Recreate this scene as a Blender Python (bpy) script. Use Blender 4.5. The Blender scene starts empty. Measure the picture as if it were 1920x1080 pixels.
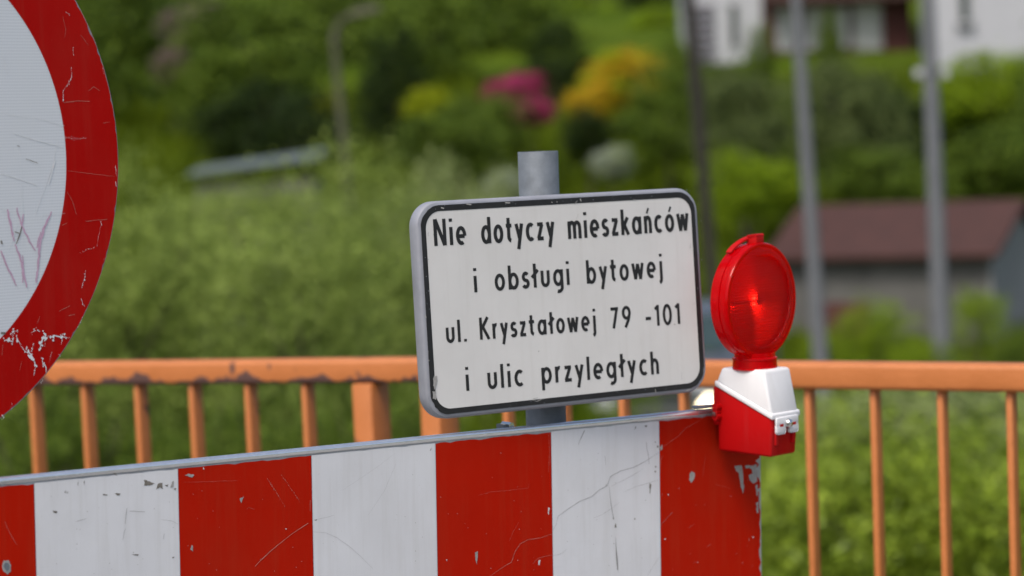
import bpy, bmesh, math, random
import numpy as np
from mathutils import Vector, Matrix
rad = math.radians
scene = bpy.context.scene

# ------------------------------------------------------------------ camera
FPX = 4695.0                                   # focal length in pixels of a 1920 wide frame
PITCH = math.atan(240 / FPX); ROLL = 0.04
CAM = Vector((0, 0, 1.5))
_R0 = Vector((1, 0, 0)); CF = Vector((0, math.cos(PITCH), -math.sin(PITCH)))
_U0 = Vector((0, math.sin(PITCH), math.cos(PITCH)))
CR = _R0 * math.cos(ROLL) - _U0 * math.sin(ROLL)
CU = _U0 * math.cos(ROLL) + _R0 * math.sin(ROLL)
def P(px, py, d):
    """world point seen at (px, py) of the 1920x1080 frame, d metres away"""
    return CAM + d * (CF + CR * ((px - 960) / FPX) + CU * ((540 - py) / FPX))
cd = bpy.data.cameras.new('camera'); cam = bpy.data.objects.new('camera', cd)
scene.collection.objects.link(cam); scene.camera = cam
cd.sensor_width = 36; cd.lens = FPX * 36 / 1920; cd.clip_start = 0.05; cd.clip_end = 3000
cam.matrix_world = Matrix(((CR.x, CU.x, -CF.x, CAM.x), (CR.y, CU.y, -CF.y, CAM.y), (CR.z, CU.z, -CF.z, CAM.z), (0, 0, 0, 1)))
cd.dof.use_dof = True; cd.dof.focus_distance = 3.52; cd.dof.aperture_fstop = 3.4; cd.dof.aperture_blades = 0
# ------------------------------------------------------------------ world, sun, exposure
SUN = Vector((-0.30, -0.62, 1.0)).normalized()      # towards the sun
w = bpy.data.worlds.new('World'); scene.world = w; w.use_nodes = True
nt = w.node_tree; sky = nt.nodes.new('ShaderNodeTexSky'); sky.sky_type = 'NISHITA'; sky.sun_disc = False
sky.sun_elevation = math.asin(SUN.z); sky.sun_rotation = math.atan2(SUN.x, SUN.y)
sky.air_density = 1.0; sky.dust_density = 4.0; sky.ozone_density = 0.6
nt.links.new(sky.outputs[0], nt.nodes['Background'].inputs[0]); nt.nodes['Background'].inputs[1].default_value = 0.11
sl = bpy.data.lights.new('sun', 'SUN'); sl.energy = 1.75; sl.angle = rad(22); sl.color = (1, 0.95, 0.88)
so = bpy.data.objects.new('sun', sl); scene.collection.objects.link(so)
so.rotation_euler = SUN.to_track_quat('Z', 'Y').to_euler(); so.location = SUN * 40
vs = scene.view_settings; vs.view_transform = 'Standard'; vs.look = 'None'; vs.exposure = 0.61; vs.gamma = 1
vs.use_curve_mapping = False
scene.cycles.use_denoising = True
scene.cycles.max_bounces = 10; scene.cycles.transmission_bounces = 8; scene.cycles.caustics_refractive = True
COL = scene.collection
rnd = random.Random(7); npr = np.random.default_rng(11)

# ------------------------------------------------------------------ materials
def ramp(nt_, fac, p0, p1, c0=(0, 0, 0, 1), c1=(1, 1, 1, 1)):
    r = nt_.nodes.new('ShaderNodeValToRGB'); e = r.color_ramp.elements
    e[0].position = p0; e[1].position = p1; e[0].color = c0; e[1].color = c1
    nt_.links.new(fac, r.inputs[0]); return r.outputs[0]
def rgba(c): return (c[0], c[1], c[2], 1)
def mixc(nt_, fac, a, b):
    m = nt_.nodes.new('ShaderNodeMix'); m.data_type = 'RGBA'
    if hasattr(fac, 'links') or not isinstance(fac, (int, float)): nt_.links.new(fac, m.inputs[0])
    else: m.inputs[0].default_value = fac
    for s, v in ((6, a), (7, b)):
        if isinstance(v, tuple): m.inputs[s].default_value = rgba(v)
        else: nt_.links.new(v, m.inputs[s])
    return m.outputs[2]
def noise(nt_, scale, detail=4, rough=0.6, stretch=None, coord='Object', seed=0):
    tc = nt_.nodes.new('ShaderNodeTexCoord'); mp = nt_.nodes.new('ShaderNodeMapping')
    if coord == 'World': tc = nt_.nodes.new('ShaderNodeNewGeometry'); coord = 'Position'
    nt_.links.new(tc.outputs[coord], mp.inputs[0]); mp.inputs[1].default_value = (seed, seed * .7, -seed)
    if stretch: mp.inputs[3].default_value = stretch
    n = nt_.nodes.new('ShaderNodeTexNoise'); n.inputs['Scale'].default_value = scale
    n.inputs['Detail'].default_value = detail; n.inputs['Roughness'].default_value = rough
    nt_.links.new(mp.outputs[0], n.inputs['Vector']); return n.outputs[0]
def newmat(name):
    m = bpy.data.materials.new(name); m.use_nodes = True
    return m, m.node_tree, m.node_tree.nodes['Principled BSDF']
def bump(nt_, bsdf, h, strength=.2, dist=.001):
    b = nt_.nodes.new('ShaderNodeBump'); b.inputs['Strength'].default_value = strength
    b.inputs['Distance'].default_value = dist; nt_.links.new(h, b.inputs['Height'])
    nt_.links.new(b.outputs[0], bsdf.inputs['Normal'])
def simple(name, col, rough=.5, metal=0., var=.12, scale=6., bumpd=0., bscale=60., spec=.5, coat=0.):
    m, t, b = newmat(name)
    f = ramp(t, noise(t, scale), .3, .7)
    lo = tuple(max(0, c * (1 - var)) for c in col); hi = tuple(min(1, c * (1 + var)) for c in col)
    t.links.new(mixc(t, f, lo, hi), b.inputs['Base Color'])
    b.inputs['Roughness'].default_value = rough; b.inputs['Metallic'].default_value = metal
    b.inputs['Specular IOR Level'].default_value = spec; b.inputs['Coat Weight'].default_value = coat
    if bumpd: bump(t, b, noise(t, bscale), .5, bumpd)
    return m
def film(name, col, dirt, rough=.4):
    """reflective sign film: slightly mottled, fine scuffing and rain streaks of dirt"""
    m, t, b = newmat(name)
    c = mixc(t, ramp(t, noise(t, 9, 5), .35, .7), tuple(x * .93 for x in col), col)
    streak = ramp(t, noise(t, 55, 4, .7, (1, 1, .06)), .5, .85)
    c = mixc(t, mixv(t, streak, .26), c, dirt)
    blotch = ramp(t, noise(t, 4.5, 6, .65, (1, 1, .5), seed=6), .48, .78)
    c = mixc(t, mixv(t, blotch, .22), c, dirt)
    speck = ramp(t, noise(t, 420, 2, .5), .70, .76)
    c = mixc(t, mixv(t, speck, .30), c, dirt)
    fine = ramp(t, noise(t, 160, 3, .6, (.15, 1, 1.0), seed=3), .66, .80)
    c = mixc(t, mixv(t, fine, .10), c, dirt)
    t.links.new(c, b.inputs['Base Color'])
    r = t.nodes.new('ShaderNodeMapRange'); r.inputs[3].default_value = rough - .08; r.inputs[4].default_value = rough + .15
    t.links.new(noise(t, 40, 5), r.inputs[0]); t.links.new(r.outputs[0], b.inputs['Roughness'])
    b.inputs['Specular IOR Level'].default_value = .4 if min(col) > .1 else .09
    bump(t, b, noise(t, 25, 4), .15, .0006)
    return m
def mixv(nt_, v, k):
    n = nt_.nodes.new('ShaderNodeMath'); n.operation = 'MULTIPLY'; n.inputs[1].default_value = k
    nt_.links.new(v, n.inputs[0]); return n.outputs[0]
def math2(nt_, op, a, b):
    n = nt_.nodes.new('ShaderNodeMath'); n.operation = op
    for i, v in enumerate((a, b)):
        if isinstance(v, (int, float)): n.inputs[i].default_value = v
        else: nt_.links.new(v, n.inputs[i])
    return n.outputs[0]

M = {}
M['board_red'] = film('board_red_film', (.43, .0085, .0002), (.33, .05, .02))
M['board_white'] = film('board_white_film', (.70, .71, .74), (.40, .39, .36))
M['disc_red'] = film('disc_red_film', (.42, .0026, .0015), (.38, .045, .03), .4)
M['plate_white'] = film('plate_white_film', (.64, .635, .625), (.46, .44, .41), .42)
M['aluminium'] = simple('grey_aluminium', (.42, .44, .48), .38, .55, .10, 30, .0004, 120)
M['bead'] = simple('polished_edge_bead', (.78, .79, .81), .24, .85, .06, 40, .0003, 150)
M['plate_grey'] = simple('grey_enamel_edge', (.28, .29, .33), .5, .15, .10, 25, .0006, 90)
M['galvanised'] = simple('galvanised_steel', (.14, .16, .185), .65, .15, .18, 45, .0004, 200)
M['bare_metal'] = simple('bare_scraped_metal', (.36, .35, .34), .55, .2, .18, 120)
M['dark_chip'] = simple('dark_chip', (.17, .155, .135), .7, 0, .3, 200)
M['scratch_dark'] = simple('scratch_grey', (.27, .265, .265), .7, 0, .3, 150)
M['scratch_light'] = simple('scratch_pale', (.46, .21, .17), .6, 0, .35, 150)
M['scratch_faint'] = simple('scratch_faint', (.40, .055, .04), .6, 0, .25, 150)
M['scuff_white'] = simple('scuff_pale', (.72, .74, .76), .5, 0, .06, 150)
M['chip_white'] = simple('chip_white', (.60, .60, .60), .55, 0, .15, 150)
M['pink_marker'] = simple('pink_marker', (.56, .37, .50), .6, 0, .12, 90)
M['black_print'] = simple('black_print', (.012, .012, .013), .5, 0, .3, 60)
M['lamp_white'] = film('lamp_white_plastic', (.78, .78, .80), (.52, .50, .48), .45)
M['lamp_red'] = film('lamp_red_plastic', (.45, .004, .005), (.36, .05, .05), .42)
M['chrome'] = simple('zinc_bolt', (.70, .70, .68), .18, 1, .08, 30)
M['rubber'] = simple('black_rubber', (.03, .03, .03), .8, 0, .2, 20)
M['concrete'] = simple('pole_concrete', (.125, .132, .145), .85, 0, .12, 8, .002, 40)
M['wood_dark'] = simple('dark_wooden_pole', (.022, .018, .015), .9, 0, .25, 8)
M['pole_brown'] = simple('weathered_lamp_pole', (.075, .075, .045), .9, 0, .2, 6)
M['asphalt'] = simple('asphalt', (.055, .055, .057), .9, 0, .25, 30, .003, 200)
M['wall_white'] = simple('white_render', (.42, .43, .46), .9, 0, .05, 3)
M['wall_brown'] = simple('red_brown_boarding', (.085, .025, .022), .8, 0, .2, 5)
M['slat_grey'] = simple('dark_grey_slat', (.12, .10, .12), .8)
M['roof_dark'] = simple('dark_brown_roof', (.06, .028, .024), .8, 0, .2, 4)
M['wall_grey'] = simple('grey_cement_wall', (.11, .107, .10), .95, 0, .25, 2)
M['gable_grey'] = simple('pale_cement_gable', (.26, .26, .26), .95, 0, .15, 2)
M['roof_red'] = simple('rusty_red_roof', (.050, .019, .015), .9, 0, .2, 2.5)
M['roof_grey'] = simple('grey_sheet_roof', (.095, .12, .115), .8, 0, .15, 1.5)
M['curtain'] = simple('white_curtain_window', (.44, .46, .47), .3, 0, .15, 2)
M['glass_dark'] = simple('dark_window_glass', (.03, .05, .05), .1, 0, .3, 2)
M['window_frame'] = simple('window_frame_white', (.40, .40, .41), .5)
M['car_paint'] = simple('silver_grey_car_paint', (.12, .13, .145), .3, .5, .05, 3, coat=.4)
M['car_trim'] = simple('dark_car_trim', (.03, .032, .036), .5)
M['trunk'] = simple('bark', (.07, .055, .04), .9, 0, .3, 8)

def orange_paint(name, rusty, creep=True):
    m, t, b = newmat(name)
    c = mixc(t, ramp(t, noise(t, 14, 5), .3, .72), (.45, .143, .034), (.515, .170, .047))
    worn = ramp(t, noise(t, 130, 4), .66, .74)
    c = mixc(t, mixv(t, worn, .35), c, (.33, .11, .05))
    tc = t.nodes.new('ShaderNodeTexCoord'); sx = t.nodes.new('ShaderNodeSeparateXYZ'); t.links.new(tc.outputs['Object'], sx.inputs[0])
    b.inputs['Roughness'].default_value = .5
    if rusty:
        n1 = noise(t, 11, 4, .6, (1, 1, .5), seed=2)
        edge = math2(t, 'MULTIPLY', math2(t, 'SUBTRACT', n1, .37), .10)          # ragged rust line creeping up from the lower edge
        mask = ramp(t, math2(t, 'ADD', math2(t, 'MULTIPLY', math2(t, 'SUBTRACT', edge, sx.outputs[2]), 120), .5), .2, .8)
        spots = ramp(t, noise(t, 20, 3, .55, (1, 1, .55), coord='World', seed=5), .625, .68)
        mask = math2(t, 'MAXIMUM', mask, spots) if creep else spots
        rust = mixc(t, noise(t, 160, 3), (.05, .024, .022), (.15, .075, .06))
        c = mixc(t, mask, c, rust)
        r = t.nodes.new('ShaderNodeMapRange'); r.inputs[3].default_value = .5; r.inputs[4].default_value = .9
        t.links.new(mask, r.inputs[0]); t.links.new(r.outputs[0], b.inputs['Roughness'])
    t.links.new(c, b.inputs['Base Color'])
    bump(t, b, noise(t, 95, 5, .65), .55, .0022)
    return m
M['orange_rusty'] = orange_paint('orange_paint_with_rust', True)
M['orange'] = orange_paint('orange_paint', False)
M['orange_spots'] = orange_paint('orange_paint_with_rust_spots', True, False)

# white retroreflective sheeting with a fine diamond cell pattern
m, t, b = newmat('reflective_cells'); M['disc_white'] = m
tc = t.nodes.new('ShaderNodeTexCoord'); sx = t.nodes.new('ShaderNodeSeparateXYZ'); t.links.new(tc.outputs['Object'], sx.inputs[0])
k = 2 * math.pi / .0050
u_ = math2(t, 'SINE', math2(t, 'MULTIPLY', math2(t, 'ADD', sx.outputs[0], math2(t, 'MULTIPLY', sx.outputs[2], .62)), k), 0)
v_ = math2(t, 'SINE', math2(t, 'MULTIPLY', math2(t, 'SUBTRACT', sx.outputs[0], math2(t, 'MULTIPLY', sx.outputs[2], .62)), k), 0)
cell = ramp(t, math2(t, 'ADD', math2(t, 'MULTIPLY', math2(t, 'MULTIPLY', u_, v_), .5), .5), .25, .75)
c = mixc(t, cell, (.60, .635, .685), (.72, .755, .80))
c = mixc(t, mixv(t, ramp(t, noise(t, 7, 5), .4, .8), .35), c, (.66, .68, .69))
t.links.new(c, b.inputs['Base Color']); b.inputs['Roughness'].default_value = .4

# translucent red lens plastic
def red_lens(name, base, transl, prism):
    m = bpy.data.materials.new(name); m.use_nodes = True; t = m.node_tree
    out = t.nodes['Material Output']; pr = t.nodes['Principled BSDF']
    pr.inputs['Base Color'].default_value = rgba(base); pr.inputs['Roughness'].default_value = .36 if prism else .12
    pr.inputs['Transmission Weight'].default_value = transl; pr.inputs['IOR'].default_value = 1.22 if prism else 1.33
    pr.inputs['Specular IOR Level'].default_value = .35
    tr = t.nodes.new('ShaderNodeBsdfTranslucent'); tr.inputs[0].default_value = rgba((.95, .002, .003))
    mx = t.nodes.new('ShaderNodeMixShader'); mx.inputs[0].default_value = .14 if prism else .30
    t.links.new(pr.outputs[0], mx.inputs[1]); t.links.new(tr.outputs[0], mx.inputs[2]); t.links.new(mx.outputs[0], out.inputs[0])
    if prism:
        tc = t.nodes.new('ShaderNodeTexCoord'); sx = t.nodes.new('ShaderNodeSeparateXYZ'); t.links.new(tc.outputs['Object'], sx.inputs[0])
        k = 2 * math.pi / .0042
        h = math2(t, 'ADD', math2(t, 'SINE', math2(t, 'MULTIPLY', sx.outputs[0], k), 0), math2(t, 'SINE', math2(t, 'MULTIPLY', sx.outputs[2], k), 0))
        bp = t.nodes.new('ShaderNodeBump'); bp.inputs['Strength'].default_value = .55; bp.inputs['Distance'].default_value = .0006
        t.links.new(h, bp.inputs['Height']); t.links.new(bp.outputs[0], pr.inputs['Normal'])
    return m
M['lens_shell'] = red_lens('red_clear_shell', (.60, .0005, .0040), .35, False)
M['lens_face'] = red_lens('red_prism_lens', (.97, .0002, .0001), 1.0, True)
M['added_reflector'] = simple('added_lamp_reflector', (.88, .86, .84), .45, .0, .04, 30)

def leafmat(name, a, b_, transl=.3, rough=.55, spec=.12):
    m = bpy.data.materials.new(name); m.use_nodes = True; t = m.node_tree
    out = t.nodes['Material Output']; pr = t.nodes['Principled BSDF']
    g = t.nodes.new('ShaderNodeNewGeometry')
    c = mixc(t, g.outputs['Random Per Island'], a, b_)
    big = ramp(t, noise(t, 1.1, 3), .35, .65)
    c = mixc(t, mixv(t, big, .35), c, b_)
    gap_shade = ramp(t, noise(t, 4.2, 4, .6, seed=4), .42, .60)  # dark clumps put the shade of foliage gaps into the leaf colour
    c = mixc(t, mixv(t, gap_shade, .55), c, tuple(x * .42 for x in a))
    t.links.new(c, pr.inputs['Base Color']); pr.inputs['Roughness'].default_value = rough
    pr.inputs['Specular IOR Level'].default_value = spec
    tr = t.nodes.new('ShaderNodeBsdfTranslucent'); t.links.new(c, tr.inputs[0])
    mx = t.nodes.new('ShaderNodeMixShader'); mx.inputs[0].default_value = transl
    t.links.new(pr.outputs[0], mx.inputs[1]); t.links.new(tr.outputs[0], mx.inputs[2]); t.links.new(mx.outputs[0], out.inputs[0])
    return m
M['leaf_willow'] = leafmat('willow_leaf', (.16, .235, .040), (.34, .43, .10))
M['leaf_greygreen'] = leafmat('grey_green_leaf', (.20, .26, .085), (.40, .47, .19))
M['leaf_mid'] = leafmat('mid_green_leaf', (.036, .078, .008), (.185, .265, .030))
M['leaf_dark'] = leafmat('dark_green_leaf', (.010, .023, .005), (.045, .075, .013))
M['leaf_bright'] = leafmat('bright_green_leaf', (.11, .20, .006), (.36, .49, .020))
M['leaf_lime'] = leafmat('lime_leaf', (.30, .38, .008), (.48, .52, .016))
M['leaf_herb'] = leafmat('pale_herb_leaf', (.12, .20, .010), (.40, .51, .055), .3, .40, .22)
M['leaf_dull'] = leafmat('dull_green_leaf', (.065, .10, .030), (.16, .20, .06))
M['leaf_grass'] = leafmat('meadow_grass', (.075, .12, .005), (.15, .205, .009))
M['petal_pink'] = leafmat('magenta_petal', (.42, .015, .13), (.62, .04, .24))
M['petal_yellow'] = leafmat('amber_petal', (.58, .34, .012), (.68, .46, .03))
M['petal_white'] = leafmat('white_petal', (.30, .36, .26), (.50, .55, .43))
M['petal_dusky'] = leafmat('dusky_lilac_petal', (.22, .14, .16), (.34, .22, .24))

m, t, b = newmat('meadow_ground'); M['ground'] = m
c = mixc(t, ramp(t, noise(t, .12, 5), .35, .65), (.045, .08, .004), (.085, .125, .005))
c = mixc(t, mixv(t, ramp(t, noise(t, 1.6, 5), .4, .75), .6), c, (.055, .08, .02))
t.links.new(c, b.inputs['Base Color']); b.inputs['Roughness'].default_value = .95; b.inputs['Specular IOR Level'].default_value = .04
bump(t, b, noise(t, 9, 4), .6, .08)

# ------------------------------------------------------------------ mesh helpers
def tag(o, label=None, cat=None, group=None, kind=None):
    for k_, v in (('label', label), ('category', cat), ('group', group), ('kind', kind)):
        if v: o[k_] = v
    return o
def link(name, me, mat=None, parent=None, frame=None):
    o = bpy.data.objects.new(name, me); COL.objects.link(o)
    if mat and not me.materials: me.materials.append(mat)
    if parent: o.parent = parent
    if frame is not None: o.matrix_world = frame
    return o
def empty(name, frame):
    o = bpy.data.objects.new(name, None); COL.objects.link(o); o.empty_display_size = .2
    o.matrix_world = frame if isinstance(frame, Matrix) else Matrix.Translation(frame)
    return o
class MB:
    def __init__(s): s.bm = bmesh.new()
    def face(s, pts):
        vs_ = [s.bm.verts.new(p) for p in pts]
        return s.bm.faces.new(vs_)
    def box(s, x0, x1, y0, y1, z0, z1, bev=0, seg=2):
        r = bmesh.ops.create_cube(s.bm, size=1)
        for v in r['verts']:
            v.co = Vector(((x0 + x1) / 2 + v.co.x * (x1 - x0), (y0 + y1) / 2 + v.co.y * (y1 - y0), (z0 + z1) / 2 + v.co.z * (z1 - z0)))
        if bev:
            es = list({e for v in r['verts'] for e in v.link_edges})
            bmesh.ops.bevel(s.bm, geom=es, offset=bev, segments=seg, profile=.5, affect='EDGES')
        return s
    def hexa(s, low, high, bev=0, seg=2):
        """low/high: four points each, same order"""
        a = [s.bm.verts.new(p) for p in low]; b_ = [s.bm.verts.new(p) for p in high]
        fs = [s.bm.faces.new(a[::-1]), s.bm.faces.new(b_)]
        for i in range(4):
            j = (i + 1) % 4; fs.append(s.bm.faces.new((a[i], a[j], b_[j], b_[i])))
        if bev:
            es = list({e for f in fs for e in f.edges})
            bmesh.ops.bevel(s.bm, geom=es, offset=bev, segments=seg, profile=.5, affect='EDGES')
        return s
    def tube(s, pts, radii, n=12, cap=True):
        pts = [Vector(p) for p in pts]
        if isinstance(radii, (int, float)): radii = [radii] * len(pts)
        rings = []; ref = None
        for i, p in enumerate(pts):
            d = (pts[min(i + 1, len(pts) - 1)] - pts[max(i - 1, 0)]).normalized()
            if ref is None: ref = d.orthogonal().normalized()
            ref = (ref - d * ref.dot(d)).normalized(); b_ = d.cross(ref)
            rings.append([s.bm.verts.new(p + radii[i] * (ref * math.cos(a) + b_ * math.sin(a))) for a in [2 * math.pi * k / n for k in range(n)]])
        for r0, r1 in zip(rings, rings[1:]):
            for k in range(n): s.bm.faces.new((r0[k], r0[(k + 1) % n], r1[(k + 1) % n], r1[k]))
        if cap: s.bm.faces.new(rings[0][::-1]); s.bm.faces.new(rings[-1])
        return s
    def lathe(s, prof, n=96, axis='y', centre=(0, 0, 0), a0=0, a1=2 * math.pi, sx=1.):
        """prof: (radius, offset along axis)"""
        full = abs(a1 - a0 - 2 * math.pi) < 1e-6
        cnt = n if full else n + 1; cx, cy, cz = centre; rings = []
        for r, h in prof:
            ring = []
            for k in range(cnt):
                a = a0 + (a1 - a0) * k / n; ca, sa = math.cos(a) * r * sx, math.sin(a) * r
                ring.append(s.bm.verts.new((cx + ca, cy + h, cz + sa) if axis == 'y' else (cx + ca, cy + sa, cz + h)))
            rings.append(ring)
        for r0, r1 in zip(rings, rings[1:]):
            for k in range(n):
                j = (k + 1) % cnt; s.bm.faces.new((r0[k], r0[j], r1[j], r1[k]))
        return s
    def ribbon(s, pts, wid, y=0., closed=False, scale=(1, 1), off=(0, 0)):
        """flat stroke in the xz plane at y"""
        P2 = [np.array((p[0] * scale[0] + off[0], p[1] * scale[1] + off[1])) for p in pts]; n = len(P2); L, Rr = [], []
        W = wid if isinstance(wid, (list, tuple)) else [wid] * n
        for i in range(n):
            if closed: a, b_ = P2[i - 1], P2[(i + 1) % n]
            else: a, b_ = P2[max(i - 1, 0)], P2[min(i + 1, n - 1)]
            d0 = P2[i] - a; d1 = b_ - P2[i]
            if np.hypot(*d0) < 1e-9: d0 = d1
            if np.hypot(*d1) < 1e-9: d1 = d0
            d0 = d0 / np.hypot(*d0); d1 = d1 / np.hypot(*d1)
            n0 = np.array((-d0[1], d0[0])); n1 = np.array((-d1[1], d1[0])); m_ = n0 + n1
            if np.hypot(*m_) < 1e-6: m_ = n0
            m_ = m_ / np.hypot(*m_); k_ = min(1 / max(m_.dot(n0), .3), 2.2)
            L.append(P2[i] + m_ * W[i] / 2 * k_); Rr.append(P2[i] - m_ * W[i] / 2 * k_)
        vl = [s.bm.verts.new((p[0], y, p[1])) for p in L]; vr = [s.bm.verts.new((p[0], y, p[1])) for p in Rr]
        for i in range(n if closed else n - 1):
            j = (i + 1) % n
            s.bm.faces.new((vl[i], vr[i], vr[j], vl[j]))
        return s
    def poly(s, pts, y=0.):
        return s.face([(p[0], y, p[1]) for p in pts])
    def done(s, name, mat, parent=None, smooth=False, frame=None, fix=True):
        if fix: bmesh.ops.recalc_face_normals(s.bm, faces=s.bm.faces)
        me = bpy.data.meshes.new(name); s.bm.to_mesh(me); s.bm.free()
        if smooth:
            me.polygons.foreach_set('use_smooth', [True] * len(me.polygons))
            try: me.set_sharp_from_angle(angle=rad(38))
            except Exception: pass
        return link(name, me, mat, parent, frame)
def frame_of(o, ex, ez):
    ex = ex.normalized(); ez = (ez - ex * ez.dot(ex)).normalized(); ey = ez.cross(ex)
    return Matrix(((ex.x, ey.x, ez.x, o.x), (ex.y, ey.y, ez.y, o.y), (ex.z, ey.z, ez.z, o.z), (0, 0, 0, 1)))
def on_plane(fr, px, py):
    """where the sight line through a pixel meets the frame's xz plane (local x, z)"""
    d = P(px, py, 1) - CAM; inv = fr.inverted(); o = inv @ CAM; q = (inv.to_3x3() @ d); k_ = -o.y / q.y
    h = o + q * k_; return (h.x, h.z)
Z = Vector((0, 0, 1))

# ------------------------------------------------------------------ terrain, bridge deck
def H(x, y):
    z = -2.0
    if y > 44: z += (min(y, 72) - 44) * .205 + max(0, min(y, 110) - 72) * .16 + max(0, y - 110) * .12
    if y < 44: z -= .5 * max(0, 1 - abs(y - 9) / 5)
    return z + .12 * math.sin(x * .35 + y * .21) + .08 * math.sin(x * .9 - y * .5)
xs = sorted(set([round(v, 2) for v in list(np.linspace(-40, 40, 81)) + list(np.linspace(-400, -50, 15)) + list(np.linspace(50, 400, 15))]))
ys = sorted(set([round(v, 2) for v in list(np.linspace(-40, 130, 120)) + list(np.linspace(-400, -60, 10)) + list(np.linspace(140, 600, 24))]))
vv = [(x, y, H(x, y)) for y in ys for x in xs]; nx = len(xs)
ff = [(j * nx + i, j * nx + i + 1, (j + 1) * nx + i + 1, (j + 1) * nx + i) for j in range(len(ys) - 1) for i in range(nx - 1)]
me = bpy.data.meshes.new('ground'); me.from_pydata(vv, [], ff); me.polygons.foreach_set('use_smooth', [True] * len(ff))
tag(link('ground', me, M['ground']), kind='structure')

# railing lines (top of the hand rail), set out on plan
RA = P(792, 671.0, 5.215); RB = P(1882, 681.3, 4.61)
LA = P(49, 679.0, 5.67); LB = P(742, 670.3, 5.245)
rex = (RB - RA); rex.z = 0; rex.normalize()
DECKZ = RA.z - 1.10
DF = frame_of(Vector((RA.x, RA.y, DECKZ)), rex, Z)
b = MB().box(-14, 14, -9, .22, -.55, 0); tag(b.done('road', M['asphalt'], frame=DF), kind='structure')
M['paving'] = simple('pale_concrete_paving', (.25, .25, .24), .9, 0, .15, 5, .002, 80)
b = MB().box(-14, 14, -1.75, .20, .002, .125, .01); tag(b.done('pavement', M['paving'], frame=DF), kind='structure')
PAVE = DECKZ + .125

# ------------------------------------------------------------------ railings
def railing(A, B, ext0, ext1, first, step, nbar, posts, bw, bd, mat, bmat, label):
    """A..B: points on the rail top; local x runs along it, y away from the camera"""
    fr = frame_of(A, B - A, Z); L = (B - A).length
    root = empty('bridge_railing', Matrix.Translation((A.x, A.y, PAVE)))
    tag(root, label, 'railing', 'bridge railing sections')
    RH, RD = .051, .062
    base = fr @ Matrix.Translation((0, 0, -RH))
    def put(o, x):
        o.parent = root; o.matrix_world = base @ Matrix.Translation((x, 0, 0)); return o
    m_ = MB().box(-ext0, L + ext1, -RD / 2, RD / 2, 0, RH, .010, 4)
    put(m_.done('hand_rail', mat, smooth=True), 0)
    hgt = A.z - RH - PAVE
    # balusters: vertical in the world, so lean against the rail frame a hair
    mb = MB().box(-bw / 2, bw / 2, -bd / 2, bd / 2, -hgt + .13, -.0005, .002, 2).done('baluster', bmat, smooth=True)
    me_ = mb.data; bpy.data.objects.remove(mb)
    for i in range(nbar):
        x = first + i * step
        if any(abs(x - p) < .06 for p in posts): continue
        put(link('baluster', me_), x)
    for p in posts:
        put(MB().box(-.0235, .0235, -.04, .04, -hgt - .01, -.0006, .004, 2).done('post', bmat, smooth=True), p)
    put(MB().box(-ext0, L + ext1, -.02, .02, -hgt + .09, -hgt + .1295, .003, 2).done('bottom_rail', mat, smooth=True), 0)
    return root
def line_t(A, B, px):
    """distance along A->B at which the line crosses image column px"""
    lo, hi = -6., 6.; d = (B - A).normalized()
    def col(tt):
        q = A + d * tt - CAM; return 960 + FPX * q.dot(CR) / q.dot(CF)
    for _ in range(60):
        mid = (lo + hi) / 2
        if col(mid) < px: lo = mid
        else: hi = mid
    return lo
t0 = line_t(LA, LB, 49 + 15); t5 = line_t(LA, LB, 560.6 + 14); st = (t5 - t0) / 5
railing(LA, LB, 1.6, .075, t0 - 11 * st, st, 17, [line_t(LA, LB, 692), line_t(LA, LB, 692) - 13 * st], .012, .040, M['orange_rusty'], M['orange_spots'],
        'orange steel railing with rust under its hand rail, behind the striped board')
t0 = line_t(RA, RB, 1046 + 12); t7 = line_t(RA, RB, 1882 + 13); st = (t7 - t0) / 7
railing(RA, RB, .0, 1.6, t0 - st, st, 20, [line_t(RA, RB, 821), line_t(RA, RB, 821) + 15 * st], .012, .033, M['orange'], M['orange'],
        'orange steel railing free of rust, running behind the red lamp to the right')

# ------------------------------------------------------------------ barrier board
A = P(63, 889, 3.23); B = P(1425, 756.5, 3.23 * 1.2352)
BF = frame_of(A, B - A, Z + CR * .028); SW = (B - A).length / 6
BH = .50; X0, X1 = -3 * SW, 6 * SW
board = empty('barrier_board', Matrix.Translation(((A + B) / 2 - Z * BH)))
tag(board, 'red and white striped barrier board in the foreground with grey metal edge', 'barrier')
def part(mb, name, mat, parent, fr, smooth=False):
    o = mb.done(name, mat, smooth=smooth); o.parent = parent; o.matrix_world = fr; return o
part(MB().box(X0, X1, .0, .020, -BH, -.006), 'panel', M['aluminium'], board, BF)
mb = MB()
part(MB().tube([(X0 - .001, .0035, -.0055), (X1 - .045, .0035, -.0055), (X1 + .001, .0035, -.0055)], .0056, 16), 'edge_bead', M['bead'], board, BF, True)
part(MB().tube([(X0 - .001, .0035, -BH), (X1 + .001, .0035, -BH)], .0056, 16), 'edge_bead', M['bead'], board, BF, True)
GAP = .0115
for i in range(9):
    xa = X0 + i * SW; red = i % 2 == 0
    n = 24; up, dn = [], []
    for k in range(n + 1):
        x = xa + .0004 + (SW - .0008) * k / n
        up.append((x, -GAP - (rnd.random() ** 3) * (.0022 if red else .001)))
        dn.append((x, -BH + .008))
    right = []
    if i == 8:                                    # chipped free edge
        up[-1] = (X1 - .003, up[-1][1])
        z = -.03
        while z > -BH + .02:
            deep = .012 if .09 < -z < .16 else .005
            right.append((X1 - .0015 - rnd.random() ** 2 * deep, z)); z -= rnd.uniform(.003, .012)
        dn[-1] = (X1 - .003, dn[-1][1])
    s_ = MB(); outline = up + right + dn[::-1]
    s_.face([(p[0], -.0006, p[1]) for p in outline])
    part(s_, 'stripe', M['board_red'] if red else M['board_white'], board, BF)

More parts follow.
